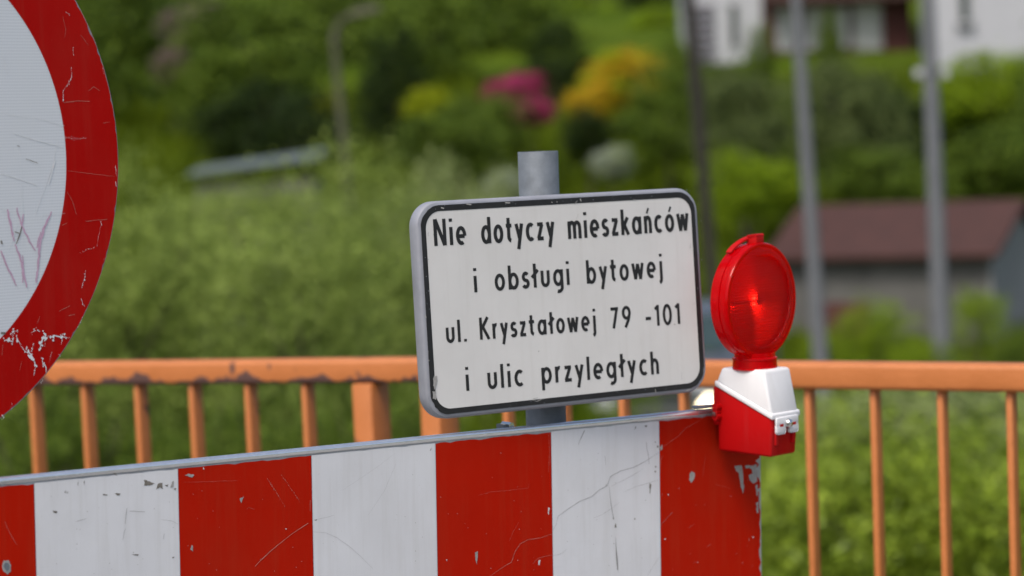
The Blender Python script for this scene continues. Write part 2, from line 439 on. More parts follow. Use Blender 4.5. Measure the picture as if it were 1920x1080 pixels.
def decal(parent, fr, name, mat, strokes=(), polys=(), y=-.0009, jitter=.0, seed=1, fleck=False, wk=1.):
    """wear marks: strokes = (pixel polyline, width mm[s]); polys = pixel outlines"""
    r = random.Random(seed); s_ = MB(); yy = y
    for pts, wd in strokes:
        q = [on_plane(fr, *p) for p in pts]
        # subdivide with a slight hand wobble
        out = []
        for a_, b_ in zip(q, q[1:]):
            n = max(1, int(math.hypot(b_[0] - a_[0], b_[1] - a_[1]) / .004))
            for k in range(n):
                f = k / n; out.append((a_[0] + (b_[0] - a_[0]) * f + r.uniform(-1, 1) * jitter, a_[1] + (b_[1] - a_[1]) * f + r.uniform(-1, 1) * jitter))
        out.append(q[-1]); N = len(out)
        if isinstance(wd, (tuple, list)):
            W = [1e-3 * float(np.interp(i / max(N - 1, 1), np.linspace(0, 1, len(wd)), wd)) for i in range(N)]
        else: W = [wd * 1e-3 * (0.35 + .65 * math.sin(math.pi * (i + .6) / (N + .2)) ** .5) * r.uniform(.7, 1.2) for i in range(N)]
        W = [x * wk for x in W]
        if fleck:
            if N > 1: s_.ribbon(out, [x * r.uniform(.05, .30) for x in W], yy); yy -= .00001
            for (x, z), wd_ in zip(out, W):
                for _ in range(3):
                    if r.random() < .35: continue
                    q_ = max(.00035, wd_ * r.uniform(.12, .42)); ox, oz = r.gauss(0, wd_ * .22), r.gauss(0, wd_ * .25 + .0007)
                    an = r.uniform(0, 6.28)
                    s_.poly([(x + ox + q_ * r.uniform(.6, 1.2) * math.cos(an + k_ * 1.05), z + oz + q_ * r.uniform(.7, 1.5) * math.sin(an + k_ * 1.05)) for k_ in range(6)], yy); yy -= .0000008
        elif N > 1: s_.ribbon(out, W, yy); yy -= .00001
    for pts in polys:
        q0 = [on_plane(fr, *p) for p in pts]; q = []
        for a_, b_ in zip(q0, q0[1:] + q0[:1]):
            n = max(1, int(math.hypot(b_[0] - a_[0], b_[1] - a_[1]) / .0022))
            for k_ in range(n):
                j_ = .0006 if n > 1 else 0.
                q.append((a_[0] + (b_[0] - a_[0]) * k_ / n + r.uniform(-j_, j_), a_[1] + (b_[1] - a_[1]) * k_ / n + r.uniform(-j_, j_)))
        s_.poly(q, yy); yy -= .00001
    o = part(s_, name, mat, parent, fr); o['kind'] = 'stuff'; return o
def blob(px, py, rx, ry, n=11, seed=0, rot=0.):
    r = random.Random(seed); out = []
    for k in range(n):
        a = 2 * math.pi * k / n; f = r.uniform(.6, 1.15); x, y = rx * f * math.cos(a), ry * f * math.sin(a)
        out.append((px + x * math.cos(rot) - y * math.sin(rot), py + x * math.sin(rot) + y * math.cos(rot)))
    return out
Zb = lambda ox, oy, s_: (lambda L_: [(ox + x / s_, oy + y / s_) for x, y in L_])
z6 = Zb(800, 760, 3.375); z5 = Zb(320, 820, 4.153); z4 = Zb(0, 860, 4.909); z7 = Zb(1200, 760, 3.375)
# long scratches across the white field (dark) and the red fields (pale)
decal(board, BF, 'scratches', M['scratch_dark'], [
    (z6([(798, 790), (818, 752), (830, 700), (900, 650), (965, 608), (1045, 575), (1090, 535), (1140, 508), (1160, 450), (1230, 412), (1300, 395), (1380, 355), (1466, 298)]), .9),
    (z6([(1165, 512), (1240, 475), (1310, 438), (1365, 402)]), .45), (z6([(1245, 548), (1320, 515), (1390, 495), (1466, 470)]), .45),
    (z6([(1055, 712), (1110, 690), (1165, 655), (1215, 615)]), .35), (z6([(800, 950), (850, 938), (885, 910)]), .4),
    (z6([(1152, 510), (1160, 590), (1168, 650), (1180, 712)]), (.5, .9, 1.2, .9)), (z6([(1192, 830), (1198, 930), (1206, 1020), (1206, 1042)]), (.3, 1.4, 4.0, 2.6)),
    (z6([(1125, 315), (1128, 350), (1131, 380)]), .5), (z6([(1388, 230), (1390, 270), (1400, 310), (1404, 370)]), .8),
    (z6([(1395, 1075), (1430, 1020), (1466, 965)]), .4), (z6([(997, 158), (975, 205), (955, 252)]), (1.6, 1.4, .4)),
    (z5([(1100, 735), (1200, 742), (1290, 780), (1390, 850), (1480, 930), (1570, 1020)]), .35), (z5([(1130, 640), (1200, 625), (1270, 606)]), .35),
    (z4([(1165, 450), (1155, 530), (1148, 600)]), .7), (z4([(1190, 482), (1240, 484), (1330, 488)]), .6), (z4([(690, 580), (740, 565), (790, 550)]), .6),
    (z4([(1150, 640), (1135, 700), (1128, 745)]), .5), (z4([(1480, 560), (1580, 572), (1632, 600)]), .5), (z4([(1508, 690), (1500, 740)]), .6),
    ([(1238, 984), (1260, 960)], .4), (z6([(540, 560), (400, 800)]) and [(690, 965), (720, 920), (742, 868)], .25),
    ([(640, 920), (700, 880), (740, 850)], .2),
], jitter=.0002, seed=3, wk=.8)
decal(board, BF, 'scratches', M['scratch_light'], [
    (z5([(655, 1003), (700, 955), (770, 890), (860, 815), (950, 745), (1068, 668)]), (.8, 1.6, 1.0, .9, .9, 1.5)),
    (z6([(400, 1080), (470, 1030), (535, 990), (555, 930), (590, 875), (640, 850), (720, 838), (790, 812)]), .9),
    (z6([(670, 1000), (700, 968), (745, 955), (796, 948)]), .5), (z5([(100, 350), (300, 345), (520, 335)]), .3),
    (z7([(125, 275), (180, 235), (235, 200), (285, 145), (360, 105), (400, 78)]), .5),
    (z4([(40, 580), (90, 690), (150, 790)]), .5), (z6([(325, 570), (400, 548), (520, 538), (640, 522), (650, 480)]), .25),
    (z6([(520, 860), (545, 800), (580, 740)]), .25), (z7([(395, 450), (405, 360), (412, 320)]), .3), (z7([(420, 895), (445, 880)]), .6),
    (z7([(125, 430), (128, 350), (140, 322)]), .7), (z7([(690, 860), (686, 840)]), 1.1), (z7([(645, 1005), (648, 990)]), 1.1), (z7([(300, 775), (345, 750)]), .3),
    (z5([(1083, 490), (1083, 575)]), .9), (z5([(600, 545), (650, 560)]), .3),
], jitter=.0002, seed=4, wk=.6)
decal(board, BF, 'paint_chips', M['dark_chip'], polys=[
    z4([(1318, 198), (1345, 200), (1425, 228), (1345, 250), (1322, 246), (1330, 220)]), z4([(1450, 232), (1490, 222), (1498, 280), (1470, 262), (1428, 285)]),
    z4([(1515, 245), (1545, 240), (1540, 262)]), z4([(480, 478), (525, 484), (520, 502), (500, 500)]), z4([(940, 328), (995, 328), (965, 340)]),
    z4([(1040, 318), (1105, 318), (1100, 334), (1075, 336)]), z4([(1025, 130), (1055, 128), (1080, 160), (1060, 150)]), z4([(1115, 118), (1135, 105), (1125, 130)]),
    z4([(1185, 105), (1205, 100), (1192, 118)]), z4([(590, 312), (605, 288), (600, 315)]), z4([(610, 316), (624, 296), (620, 318)]),
    z4([(708, 240), (722, 205), (716, 245)]), z4([(768, 210), (775, 205), (774, 250)]), z4([(1205, 885), (1275, 878), (1265, 890)]), z4([(1580, 905), (1605, 902), (1588, 918)]),
    z4([(1595, 275), (1620, 268), (1610, 292)]), z5([(1115, 640), (1140, 636), (1130, 648)]), z6([(18, 290), (34, 258), (26, 280)]),
    z6([(1185, 772), (1192, 745), (1200, 774)]), z6([(1170, 705), (1185, 716), (1178, 720)]), z6([(1406, 490), (1418, 500), (1410, 560)]),
    z6([(1308, 155), (1320, 130), (1322, 140)]), z6([(1376, 128), (1392, 126), (1388, 140)]), blob(800 + 1445 / 3.375, 760 + 231 / 3.375, 1.5, 1.3, 7, 3), blob(800 + 1458 / 3.375, 760 + 262 / 3.375, 2, 2.2, 8, 4),
    blob(800 + 1447 / 3.375, 760 + 388 / 3.375, 1.4, 1.6, 7, 5), blob(800 + 1443 / 3.375, 760 + 418 / 3.375, 1.8, 1.7, 7, 6), blob(800 + 1314 / 3.375, 760 + 718 / 3.375, 1.5, 2, 7, 7),
    z6([(1295, 103), (1340, 92), (1330, 102)])] + [blob(rnd.uniform(1060, 1230), rnd.uniform(850, 1075), rnd.uniform(.4, .8), rnd.uniform(.4, 1.2), 6, k) for k in range(22)]
    + [blob(rnd.uniform(590, 815), rnd.uniform(860, 1075), rnd.uniform(.4, .8), rnd.uniform(.4, .9), 6, k + 50) for k in range(10)]
    + [blob(rnd.uniform(75, 330), rnd.uniform(905, 1075), rnd.uniform(.4, 1.1), rnd.uniform(.4, 1.0), 6, k + 90) for k in range(22)], seed=5)
decal(board, BF, 'paint_chips', M['bare_metal'], polys=[
    z7([(312, 432), (325, 418), (345, 430), (343, 460), (320, 492), (310, 470)]), z7([(596, 385), (640, 378), (648, 410), (655, 520), (650, 558), (638, 520), (622, 430), (604, 412)]),
    z7([(690, 390), (735, 372), (742, 420), (738, 480), (715, 498), (690, 470), (684, 440), (712, 432), (705, 412)]), z7([(660, 380), (690, 378), (715, 385), (700, 395), (668, 398)]),
    z7([(124, 262), (138, 248), (142, 275), (128, 290)]), z7([(728, 505), (742, 500), (744, 570), (735, 575)]), z7([(732, 620), (746, 610), (748, 680), (737, 682)]),
    z5([(105, 295), (140, 285), (180, 292), (165, 312), (150, 305)]), z6([(303, 930), (322, 925), (316, 1008), (308, 985)]), z5([(152, 870), (160, 838), (172, 845), (168, 888)]),
    z5([(537, 480), (568, 458), (548, 515)]), z4([(12, 985), (28, 935), (70, 935), (98, 975), (95, 1035), (65, 1062), (35, 1040)]),
    z4([(1565, 262), (1580, 212), (1600, 205), (1595, 260)]), z7([(300, 68), (335, 62), (330, 70)]), z7([(370, 70), (385, 58), (383, 74)]),
], seed=6)
decal(board, BF, 'paint_chips', M['chip_white'], polys=[
    z6([(766, 645), (776, 648), (772, 692), (766, 688)]), z6([(706, 980), (718, 978), (712, 1012), (704, 1008)]), z6([(120, 975), (128, 974), (126, 986)]),
    z7([(172, 560), (180, 562), (176, 574)]), z7([(150, 846), (162, 840), (158, 852)]), z7([(706, 832), (718, 830), (714, 842)]), z5([(888, 708), (902, 710), (896, 720)]),
    z5([(250, 225), (256, 240), (262, 248), (250, 248)])] + [blob(rnd.uniform(340, 575), rnd.uniform(880, 1075), rnd.uniform(.3, .7), rnd.uniform(.3, .7), 6, k) for k in range(16)]
    + [blob(rnd.uniform(825, 1030), rnd.uniform(840, 1075), rnd.uniform(.3, .7), rnd.uniform(.3, .8), 6, k) for k in range(18)]
    + [blob(rnd.uniform(1240, 1410), rnd.uniform(870, 1075), rnd.uniform(.3, .7), rnd.uniform(.3, .8), 6, k) for k in range(14)], seed=7)
decal(board, BF, 'scratches', M['scratch_light'], [(z5([(750, 322), (790, 380), (825, 435), (885, 535)]), (1.2, 1.8, 1.0, .5)), (z5([(860, 292), (905, 355), (930, 392), (970, 450), (1005, 510)]), (.5, 1.2, 1.6, 1.6, .9)),
    (z6([(770, 170), (775, 300), (770, 420)]), 1.0), (z6([(720, 160), (735, 175)]), 3), (z6([(200, 205), (225, 212)]), 2.2), (z7([(560, 520), (480, 500)]), 1.0)], jitter=.0003, seed=44, fleck=True, wk=.8)
decal(board, BF, 'paint_chips', M['galvanised'], polys=[z4([(32, 985), (45, 955), (70, 960), (85, 985), (80, 1020), (60, 1035), (42, 1020)])], seed=45, y=-.0013)
# clamp that holds the board to the sign post (its ear shows over the bead)
cx_, cz_ = on_plane(BF, 968, 797)
mb = MB().box(cx_ - .008, cx_ + .008, .021, .0255, -.06, .002, .0015)
mb.box(cx_ - .004, cx_ + .012, .0255, .045, -.06, .002, .0015)
clamp = part(mb, 'post_clamp', M['galvanised'], board, BF, True)
part(MB().tube([(cx_ + .001, .012, .002), (cx_ + .001, .034, .002)], .0045, 6), 'clamp_bolt', M['chrome'], clamp, BF, True)

# ------------------------------------------------------------------ round sign
ez_s = Z + CR * .03
dc = P(-257, 305, 3.12); th = rad(44.2)
SF = frame_of(dc, Vector((math.cos(th), math.sin(th), 0)), ez_s)
Rd = 583 / FPX * 3.12
down = -(SF.col[2].to_3d())
foot = dc + SF.col[1].to_3d() * .065; foot = foot + down * ((foot.z - PAVE) / -down.z)
sign = empty('round_road_sign', Matrix.Translation(foot))
tag(sign, 'round white traffic sign with red rim, scratched and scribbled with pink marker', 'road sign')
part(MB().lathe([(0, 0), (Rd * .9, 0), (Rd - .004, 0), (Rd - .0012, .0008), (Rd, .003), (Rd, .020), (Rd - .002, .022), (Rd - .004, .021), (Rd - .004, .003), (0, .003)], 180), 'disc', M['plate_grey'], sign, SF, True)
part(MB().lathe([(0, -.0007), (Rd * .4, -.0007), (Rd * .7785, -.0007)], 180), 'white_field', M['disc_white'], sign, SF)
# ring with a slightly nibbled outer edge
s_ = MB(); n = 360; ri, ro = [], []
for k in range(n):
    a = 2 * math.pi * k / n; r2 = Rd - .0032 - (rnd.random() ** 14) * .0035
    ri.append(s_.bm.verts.new((Rd * .777 * math.cos(a), -.0010, Rd * .777 * math.sin(a)))); ro.append(s_.bm.verts.new((r2 * math.cos(a), -.0010, r2 * math.sin(a))))
for k in range(n): s_.bm.faces.new((ri[k], ro[k], ro[(k + 1) % n], ri[(k + 1) % n]))
part(s_, 'red_rim', M['disc_red'], sign, SF)
part(MB().tube([(0, .062, .42), (0, .062, -(dc - foot).length + .02)], .0302, 28), 'post', M['galvanised'], sign, SF, True)
for zz in (.22, -.22):
    part(MB().box(-.05, .05, .0225, .031, zz - .016, zz + .016, .002), 'clamp', M['galvanised'], sign, SF)
part(MB().box(-.2, .2, -.16, .28, -(dc - foot).length, -(dc - foot).length + .11, .02), 'foot', M['rubber'], sign, SF)
zs = Zb(0, 560, 4.154); zt = Zb(0, 0, 2.0); zu = zt
decal(sign, SF, 'paint_scuffs', M['scuff_white'], [
    (zt([(266, 255), (268, 285), (250, 320), (236, 340), (235, 375)]), (1.4, 3, 1.4, 2, 3.2)), (zt([(272, 178), (274, 208)]), 1.8), (zt([(246, 45), (258, 55)]), 1.6),
    (zt([(245, 518), (320, 518)]), 1.2), (zt([(375, 850), (362, 915)]), .8), (zt([(376, 830), (378, 842)]), 3), (zt([(300, 952), (330, 932), (350, 930)]), .9),
    (zt([(318, 1018), (312, 1050), (304, 1080)]), (1.5, 3.5, 1.0)), (zt([(431, 625), (433, 655)]), 2.0), (zt([(430, 682), (434, 700)]), 4.0), (zt([(382, 255), (386, 270)]), 1.6),
    (zs([(78, 280), (95, 255), (130, 252)]), (3, 6, 3)), (zs([(95, 268), (100, 310), (86, 352)]), (6, 5, 4)), (zs([(30, 320), (62, 322), (98, 335)]), (3, 8, 5)),
    (zs([(120, 292), (135, 320), (152, 352)]), (3, 7, 3)), (zs([(160, 368), (185, 405), (215, 425)]), (1.5, 3, 4)), (zs([(205, 368), (198, 400)]), 6), (zs([(252, 362), (240, 410)]), 3),
    (zs([(215, 410), (240, 445), (262, 478), (265, 515)]), (7, 8, 7, 6)), (zs([(270, 535), (258, 590)]), (6, 2)), (zs([(242, 265), (262, 248), (275, 246)]), (2, 6, 3)),
    (zs([(290, 246), (304, 256)]), (6, 7)), (zs([(335, 262), (350, 295), (315, 330), (300, 410)]), (4, 9, 8, 3)), (zs([(375, 285), (345, 320)]), (5, 4)),
    (zs([(395, 300), (420, 290), (450, 295), (540, 305)]), (5, 8, 7, 2)), (zs([(415, 295), (412, 332)]), (8, 3)), (zs([(480, 300), (472, 350)]), (6, 1)),
    (zs([(322, 480), (330, 510)]), 5), (zs([(340, 510), (352, 540), (352, 578)]), (5, 9, 2)), (zs([(398, 415), (375, 500)]), 1.0), (zs([(84, 820), (84, 862)]), 1.2),
    (zs([(8, 908), (26, 922)]), 4), (zs([(322, 460), (326, 478)]), 1.5), (zs([(455, 430), (460, 445)]), 1.5), (zs([(345, 345), (342, 370)]), 2),
    (zs([(625, 0), (640, 35), (650, 55)]), (2.5, 2.5, .8)), (zs([(312, 650), (325, 640)]), 2), (zs([(600, 220), (632, 160)]), (1.2, 1.6)),
], jitter=.0005, seed=8, y=-.0014, fleck=True, wk=.8)
decal(sign, SF, 'scratches', M['scratch_light'], [
    (zt([(238, 385), (290, 378), (335, 380)]), .8), (zt([(250, 640), (330, 650), (430, 662)]), .4), (zt([(250, 720), (270, 755), (285, 805)]), .5), (zt([(318, 830), (400, 822)]), .7),
    (zt([(330, 340), (350, 325), (372, 340)]), .5), (zt([(385, 462), (410, 458)]), .5), (zt([(300, 130), (330, 170)]), .4), (zt([(385, 975), (400, 960)]), .6), (zt([(230, 845), (250, 835)]), .6),
    (zs([(455, 98), (500, 75), (540, 55)]), .7), (zs([(305, 135), (285, 190)]), .5), (zs([(530, 132), (580, 122)]), .8), (zs([(20, 350), (10, 440)]), .5), (zs([(165, 490), (150, 560)]), .4),
    (zt([(232, 60), (245, 110), (240, 140)]), .4), (zt([(290, 20), (330, 100), (365, 180)]), .6), (zt([(380, 230), (405, 330), (425, 430)]), .5),
], jitter=.0003, seed=9, y=-.0013, wk=.7)
decal(sign, SF, 'scratches', M['scuff_white'], [
    (zt([(50, 500), (130, 525), (235, 552)]), 1.0), (zt([(0, 650), (60, 668), (140, 695)]), 1.0), (zt([(215, 520), (195, 620), (160, 720), (130, 805)]), .9), (zt([(205, 600), (180, 690)]), 2.5),
    (zt([(130, 440), (240, 472)]), .6), (zt([(140, 830), (160, 805), (240, 800)]), .5), (zt([(10, 200), (25, 280)]), .6), (zt([(70, 520), (80, 700), (85, 960)]), .5), (zt([(0, 780), (60, 800)]), .5),
    (zt([(0, 420), (40, 432), (110, 440)]), .4), (zt([(125, 430), (120, 500)]), .4), (zt([(20, 960), (50, 880), (65, 830)]), .6)], jitter=.0003, seed=10, y=-.0012)
decal(sign, SF, 'marker_scribble', M['pink_marker'], [
    (zt([(26, 785), (40, 850), (52, 905)]), 3.4), (zt([(60, 780), (82, 850), (108, 905), (132, 940)]), 2.6), (zt([(86, 800), (80, 850)]), 2.0),
    (zt([(192, 795), (165, 850), (148, 910), (142, 985), (134, 1060)]), 3.4), (zt([(150, 870), (136, 930)]), 2.2), (zt([(55, 915), (80, 985), (98, 1078)]), 3.2),
    (zt([(0, 940), (30, 1010), (60, 1072)]), 2.8), (zt([(84, 960), (82, 1060)]), 2.2)], jitter=.0007, seed=12, y=-.0013)
decal(sign, SF, 'dirt_marks', M['dark_chip'], [(zt([(80, 850), (72, 880), (58, 915)]), (1.4, 2, .8)), (zt([(52, 868), (74, 876)]), 1.2), (zt([(95, 596), (140, 612)]), .7), (zt([(62, 545), (72, 550)]), .9),
    (zt([(2, 902), (6, 915)]), 2.2), (zs([(0, 268), (38, 268)]), 3), (zs([(45, 322), (80, 312)]), 1)], jitter=.0003, seed=13, y=-.0015)

# ------------------------------------------------------------------ inscription plate
TL, TR, BL, BR = P(789, 380.6, 3.59), P(1314, 348.6, 3.86), P(792, 788.5, 3.59), P(1321, 734.8, 3.86)
pc = (TL + TR + BL + BR) / 4; PEX = ((TR + BR) - (TL + BL)); PEZ = ((TL + TR) - (BL + BR))
PF = frame_of(pc, PEX, PEZ); PW, PH = PEX.length / 2, PEZ.length / 2
def rrect(w_, h_, r, n=10):
    out = []
    for cx, cy, a in ((w_ / 2 - r, h_ / 2 - r, 0), (-w_ / 2 + r, h_ / 2 - r, 90), (-w_ / 2 + r, -h_ / 2 + r, 180), (w_ / 2 - r, -h_ / 2 + r, 270)):
        for k in range(n + 1):
            aa = rad(a + 90 * k / n); out.append((cx + r * math.cos(aa), cy + r * math.sin(aa)))
    return out
def loft(rings, cap0=True, cap1=True):
    s_ = MB(); R_ = [[s_.bm.verts.new((p[0], y, p[1])) for p in ring] for ring, y in rings]; n = len(R_[0])
    for a_, b_ in zip(R_, R_[1:]):
        for k in range(n): s_.bm.faces.new((a_[k], a_[(k + 1) % n], b_[(k + 1) % n], b_[k]))
    if cap0: s_.bm.faces.new(R_[0][::-1])
    if cap1: s_.bm.faces.new(R_[-1])
    return s_
pole_top = P(1008.5, 284, 3.775); pz = (Z + CR * .04).normalized()
pfoot = pole_top - pz * ((pole_top.z - PAVE) / pz.z)
plate = empty('inscription_sign', Matrix.Translation(pfoot))
tag(plate, 'rectangular white sign plate with black Polish lettering on a grey tube post', 'road sign')
RC = .038
part(loft([(rrect(PW - .011, PH - .011, RC - .0055), .0), (rrect(PW - .004, PH - .004, RC - .002), .0012), (rrect(PW - .001, PH - .001, RC), .0035), (rrect(PW, PH, RC), .007),
           (rrect(PW, PH, RC), .021), (rrect(PW - .004, PH - .004, RC - .002), .024)]), 'plate', M['plate_grey'], plate, PF, True)
BW = .0085; inset = .0062
part(loft([(rrect(PW - 2 * inset - BW, PH - 2 * inset - BW, RC - .009), -.0005), (rrect(PW - 2 * inset - BW - .05, PH - 2 * inset - BW - .05, RC - .03), -.0005)], False, True), 'white_face', M['plate_white'], plate, PF)
s_ = MB(); o_, i_ = rrect(PW - 2 * inset, PH - 2 * inset, RC - .006), rrect(PW - 2 * inset - 2 * BW, PH - 2 * inset - 2 * BW, RC - .013)
vo = []; 
for p in o_:
    j = (rnd.random() ** 5) * .0022; L_ = math.hypot(*p); vo.append(s_.bm.verts.new((p[0] * (1 - j / L_), -.0009, p[1] * (1 - j / L_))))
vi = [s_.bm.verts.new((p[0], -.0009, p[1])) for p in i_]
for k in range(len(vo)): s_.bm.faces.new((vo[k], vo[(k + 1) % len(vo)], vi[(k + 1) % len(vo)], vi[k]))
part(s_, 'black_border', M['black_print'], plate, PF)
# --- lettering: stroke glyphs, x height 1, stroke .165
def arc(cx, cy, rx, ry, a0, a1, n=16): return [(cx + rx * math.cos(rad(a0 + (a1 - a0) * k / n)), cy + ry * math.sin(rad(a0 + (a1 - a0) * k / n))) for k in range(n + 1)]
h_ = .082
BOWL = ('C', arc(.31, .5, .228, .418, 0, 360, 28)[:-1])
def stem(x, a_=0, b_=1): return ('L', [(x, a_), (x, b_)])
def dot(x, y=1.38): return ('L', [(x, y - .085), (x, y + .085)])
AC = 1.47
G = {
 'o': (.62, [BOWL]), '0': (.62, [('C', arc(.31, .72, .225, .64, 0, 360, 32)[:-1])]),
 'c': (.53, [('L', arc(.31, .5, .228, .418, 52, 308, 22))]),
 'e': (.61, [('L', [(.54, .47)] + arc(.31, .5, .228, .418, 0, 300, 26)), ('L', [(.10, .47), (.535, .47)])]),
 'a': (.63, [BOWL, stem(.545)]), 'd': (.63, [BOWL, stem(.545, 0, AC)]), 'b': (.63, [('C', [(p[0] + .01, p[1]) for p in BOWL[1]]), stem(h_, 0, AC)]),
 'p': (.63, [('C', [(p[0] + .01, p[1]) for p in BOWL[1]]), stem(h_, -.42, 1)]),
 'g': (.63, [BOWL, ('L', [(.545, 1), (.545, -.10)] + arc(.33, -.10, .215, .25, 0, -115, 10))]),
 'i': (.17, [stem(h_), dot(h_)]), 'l': (.17, [stem(h_, 0, AC)]),
 'ł': (.30, [stem(.15, 0, AC), ('L', [(-.04, .62), (.36, 1.08)])]),
 'j': (.25, [('L', [(.16, 1), (.16, -.14)] + arc(.0, -.14, .16, .2, 0, -80, 8)), dot(.16)]),
 'n': (.50, [stem(h_), ('L', [(h_, .55)] + arc(.25, .58, .168, .338, 180, 0, 14) + [(.418, 0)])]),
 'h': (.52, [stem(h_, 0, AC), ('L', [(h_, .55)] + arc(.26, .58, .178, .338, 180, 0, 14) + [(.438, 0)])]),
 'm': (.88, [stem(h_), ('L', [(h_, .55)] + arc(.26, .62, .178, .298, 180, 0, 12) + [(.438, 0)]), ('L', [(.438, .55)] + arc(.618, .62, .18, .298, 180, 0, 12) + [(.798, 0)])]),
 'r': (.34, [stem(h_), ('L', [(h_, .50)] + arc(.27, .56, .188, .36, 180, 78, 10))]),
 'u': (.55, [('L', [(h_, 1), (h_, .36)] + arc(.275, .36, .193, .28, 180, 360, 14) + [(.468, 1)])]),
 't': (.42, [('L', [(.18, 1.36), (.18, .30)] + arc(.36, .30, .18, .22, 180, 262, 8)), ('L', [(.0, .92), (.40, .92)])]),
 'y': (.53, [('L', [(.07, 1), (.29, .10)]), ('L', [(.46, 1), (.17, -.42)])]),
 'z': (.46, [('L', [(.03, .90), (.44, .90)]), ('L', [(.37, .90), (.09, .10)]), ('L', [(.02, .10), (.45, .10)])]),
 's': (.42, [('L', arc(.22, .70, .145, .218, 35, 235, 14) + arc(.20, .29, .165, .208, 60, -150, 16))]),
 'k': (.53, [stem(h_, 0, AC), ('L', [(.45, 1), (.13, .46)]), ('L', [(.20, .60), (.47, 0)])]),
 'w': (.82, [('L', [(.07, 1), (.235, .0)]), ('L', [(.235, .0), (.41, .96)]), ('L', [(.41, .96), (.585, .0)]), ('L', [(.585, .0), (.75, 1)])]),
 'N': (.78, [stem(.10, 0, AC), stem(.68, 0, AC), ('L', [(.12, AC - .01), (.66, .01)])]),
 'K': (.70, [stem(h_, 0, AC), ('L', [(.60, AC), (.14, .70)]), ('L', [(.22, .85), (.64, 0)])]),
 '.': (.17, [('L', [(h_, 0), (h_, .17)])]), '-': (.40, [('L', [(.02, .56), (.38, .56)])]),
 '1': (.32, [('L', [(.03, 1.16), (.24, 1.36)]), stem(.23, 0, 1.44)]), '7': (.55, [('L', [(.02, 1.34), (.53, 1.34)]), ('L', [(.44, 1.34), (.17, 0)])]),
 '9': (.60, [('C', arc(.30, 1.0, .218, .37, 0, 360, 26)[:-1]), ('L', [(.515, .93), (.43, .52), (.20, 0)])]),
}
G['ń'] = (G['n'][0], G['n'][1] + [('T', [(.20, 1.16), (.34, 1.45)])]); G['ó'] = (G['o'][0], G['o'][1] + [('T', [(.30, 1.16), (.44, 1.45)])])
def word(s_, text, x0, y0, x1, y1, xh, yoff):
    a_, b_ = on_plane(PF, x0, y0), on_plane(PF, x1, y1)
    gap = .235; tot = sum(G[c_][0] for c_ in text) + gap * (len(text) - 1); span = b_[0] - a_[0]; kx = span / tot; cur = 0.
    for c_ in text:
        W_, strokes = G[c_]
        zb = a_[1] + (b_[1] - a_[1]) * (cur + W_ / 2) / tot
        for kind_, pts in strokes:
            st_ = (.218 if kind_ != 'T' else .12) * xh
            s_.ribbon(pts, st_, -.00085 - yoff[0], kind_ == 'C', (kx, xh), (a_[0] + cur * kx, zb)); yoff[0] = (yoff[0] + .000004) % .0002
        cur += W_ + gap
c7 = lambda x, y: (740 + x / 1.9283, 260 + y / 1.9283)
lines = [(.0262, [('Nie', 143, 388, 258, 382), ('dotyczy', 315, 380, 577, 364), ('mieszkańców', 628, 363, 1062, 331)]),
         (.0240, [('i', 287, 556, 299, 555), ('obsługi', 363, 550, 632, 528), ('bytowej', 695, 525, 968, 499)]),
         (.0219, [('ul.', 187, 738, 260, 733), ('Kryształowej', 309, 727, 727, 692), ('79', 782, 687, 855, 680), ('-101', 907, 680, 1032, 669)]),
         (.0236, [('i', 258, 912, 270, 911), ('ulic', 337, 905, 466, 893), ('przyległych', 532, 886, 955, 850)])]
for xh, ws in lines:
    for tx, xa, ya, xb, yb in ws:
        s_ = MB(); yo = [0.]; word(s_, tx, *c7(xa, ya), *c7(xb, yb), xh, yo)
        part(s_, 'lettering', M['black_print'], plate, PF)
# wear on the plate
zp4 = Zb(760, 560, 4.153); zp5 = Zb(1040, 560, 4.153); zp2 = Zb(760, 340, 4.91); zp3 = Zb(1040, 340, 4.91)
decal(plate, PF, 'paint_chips', M['bare_metal'], [
    (zp4([(985, 790), (1020, 800), (1065, 782)]), .8), (zp4([(990, 780), (1030, 770)]), .6), (zp3([(230, 160), (240, 185)]), 2), (zp3([(180, 210), (205, 180)]), 1.4),
    (zp5([(780, 705), (786, 735)]), 1.2), (zp5([(1020, 715), (1060, 705)]), 1.6), (zp2([(325, 242), (352, 250)]), 2.4), (zp2([(915, 196), (960, 198)]), 2.0), (zp2([(560, 212), (605, 216)]), 1.6),
    (zp2([(1340, 192), (1352, 195)]), 1.6), (zp2([(1385, 190), (1395, 192)]), 1.6), (zp3([(715, 165), (740, 172)]), .8), (zp4([(150, 132), (160, 150)]), 2), (zp4([(172, 478), (185, 482)]), 1.6)],
    [zp4([(222, 602), (245, 600), (246, 640), (232, 690), (222, 712), (214, 660), (212, 625)]), zp4([(208, 720), (232, 722), (240, 770), (232, 788), (210, 776)])],
    jitter=.0003, seed=20, y=-.0013)
r_ = random.Random(5); sp = []
for k in range(70):
    e = r_.random(); 
    if e < .4: x_, y_ = r_.uniform(815, 1300), None; f = (x_ - 800) / 490; y_ = 387 - 30 * f + r_.uniform(-6, 8)
    elif e < .7: x_ = r_.uniform(815, 1300); f = (x_ - 800) / 490; y_ = 777 - 49 * f + r_.uniform(-7, 5)
    elif e < .9: x_, y_ = 800 + r_.uniform(-4, 4), r_.uniform(430, 760)
    else: x_, y_ = 1311 + r_.uniform(-4, 4), r_.uniform(400, 700)
    sp.append(blob(x_, y_, r_.uniform(.4, 1.2), r_.uniform(.4, 1.0), 6, k))
decal(plate, PF, 'paint_chips', M['plate_grey'], polys=sp, seed=21, y=-.0014)
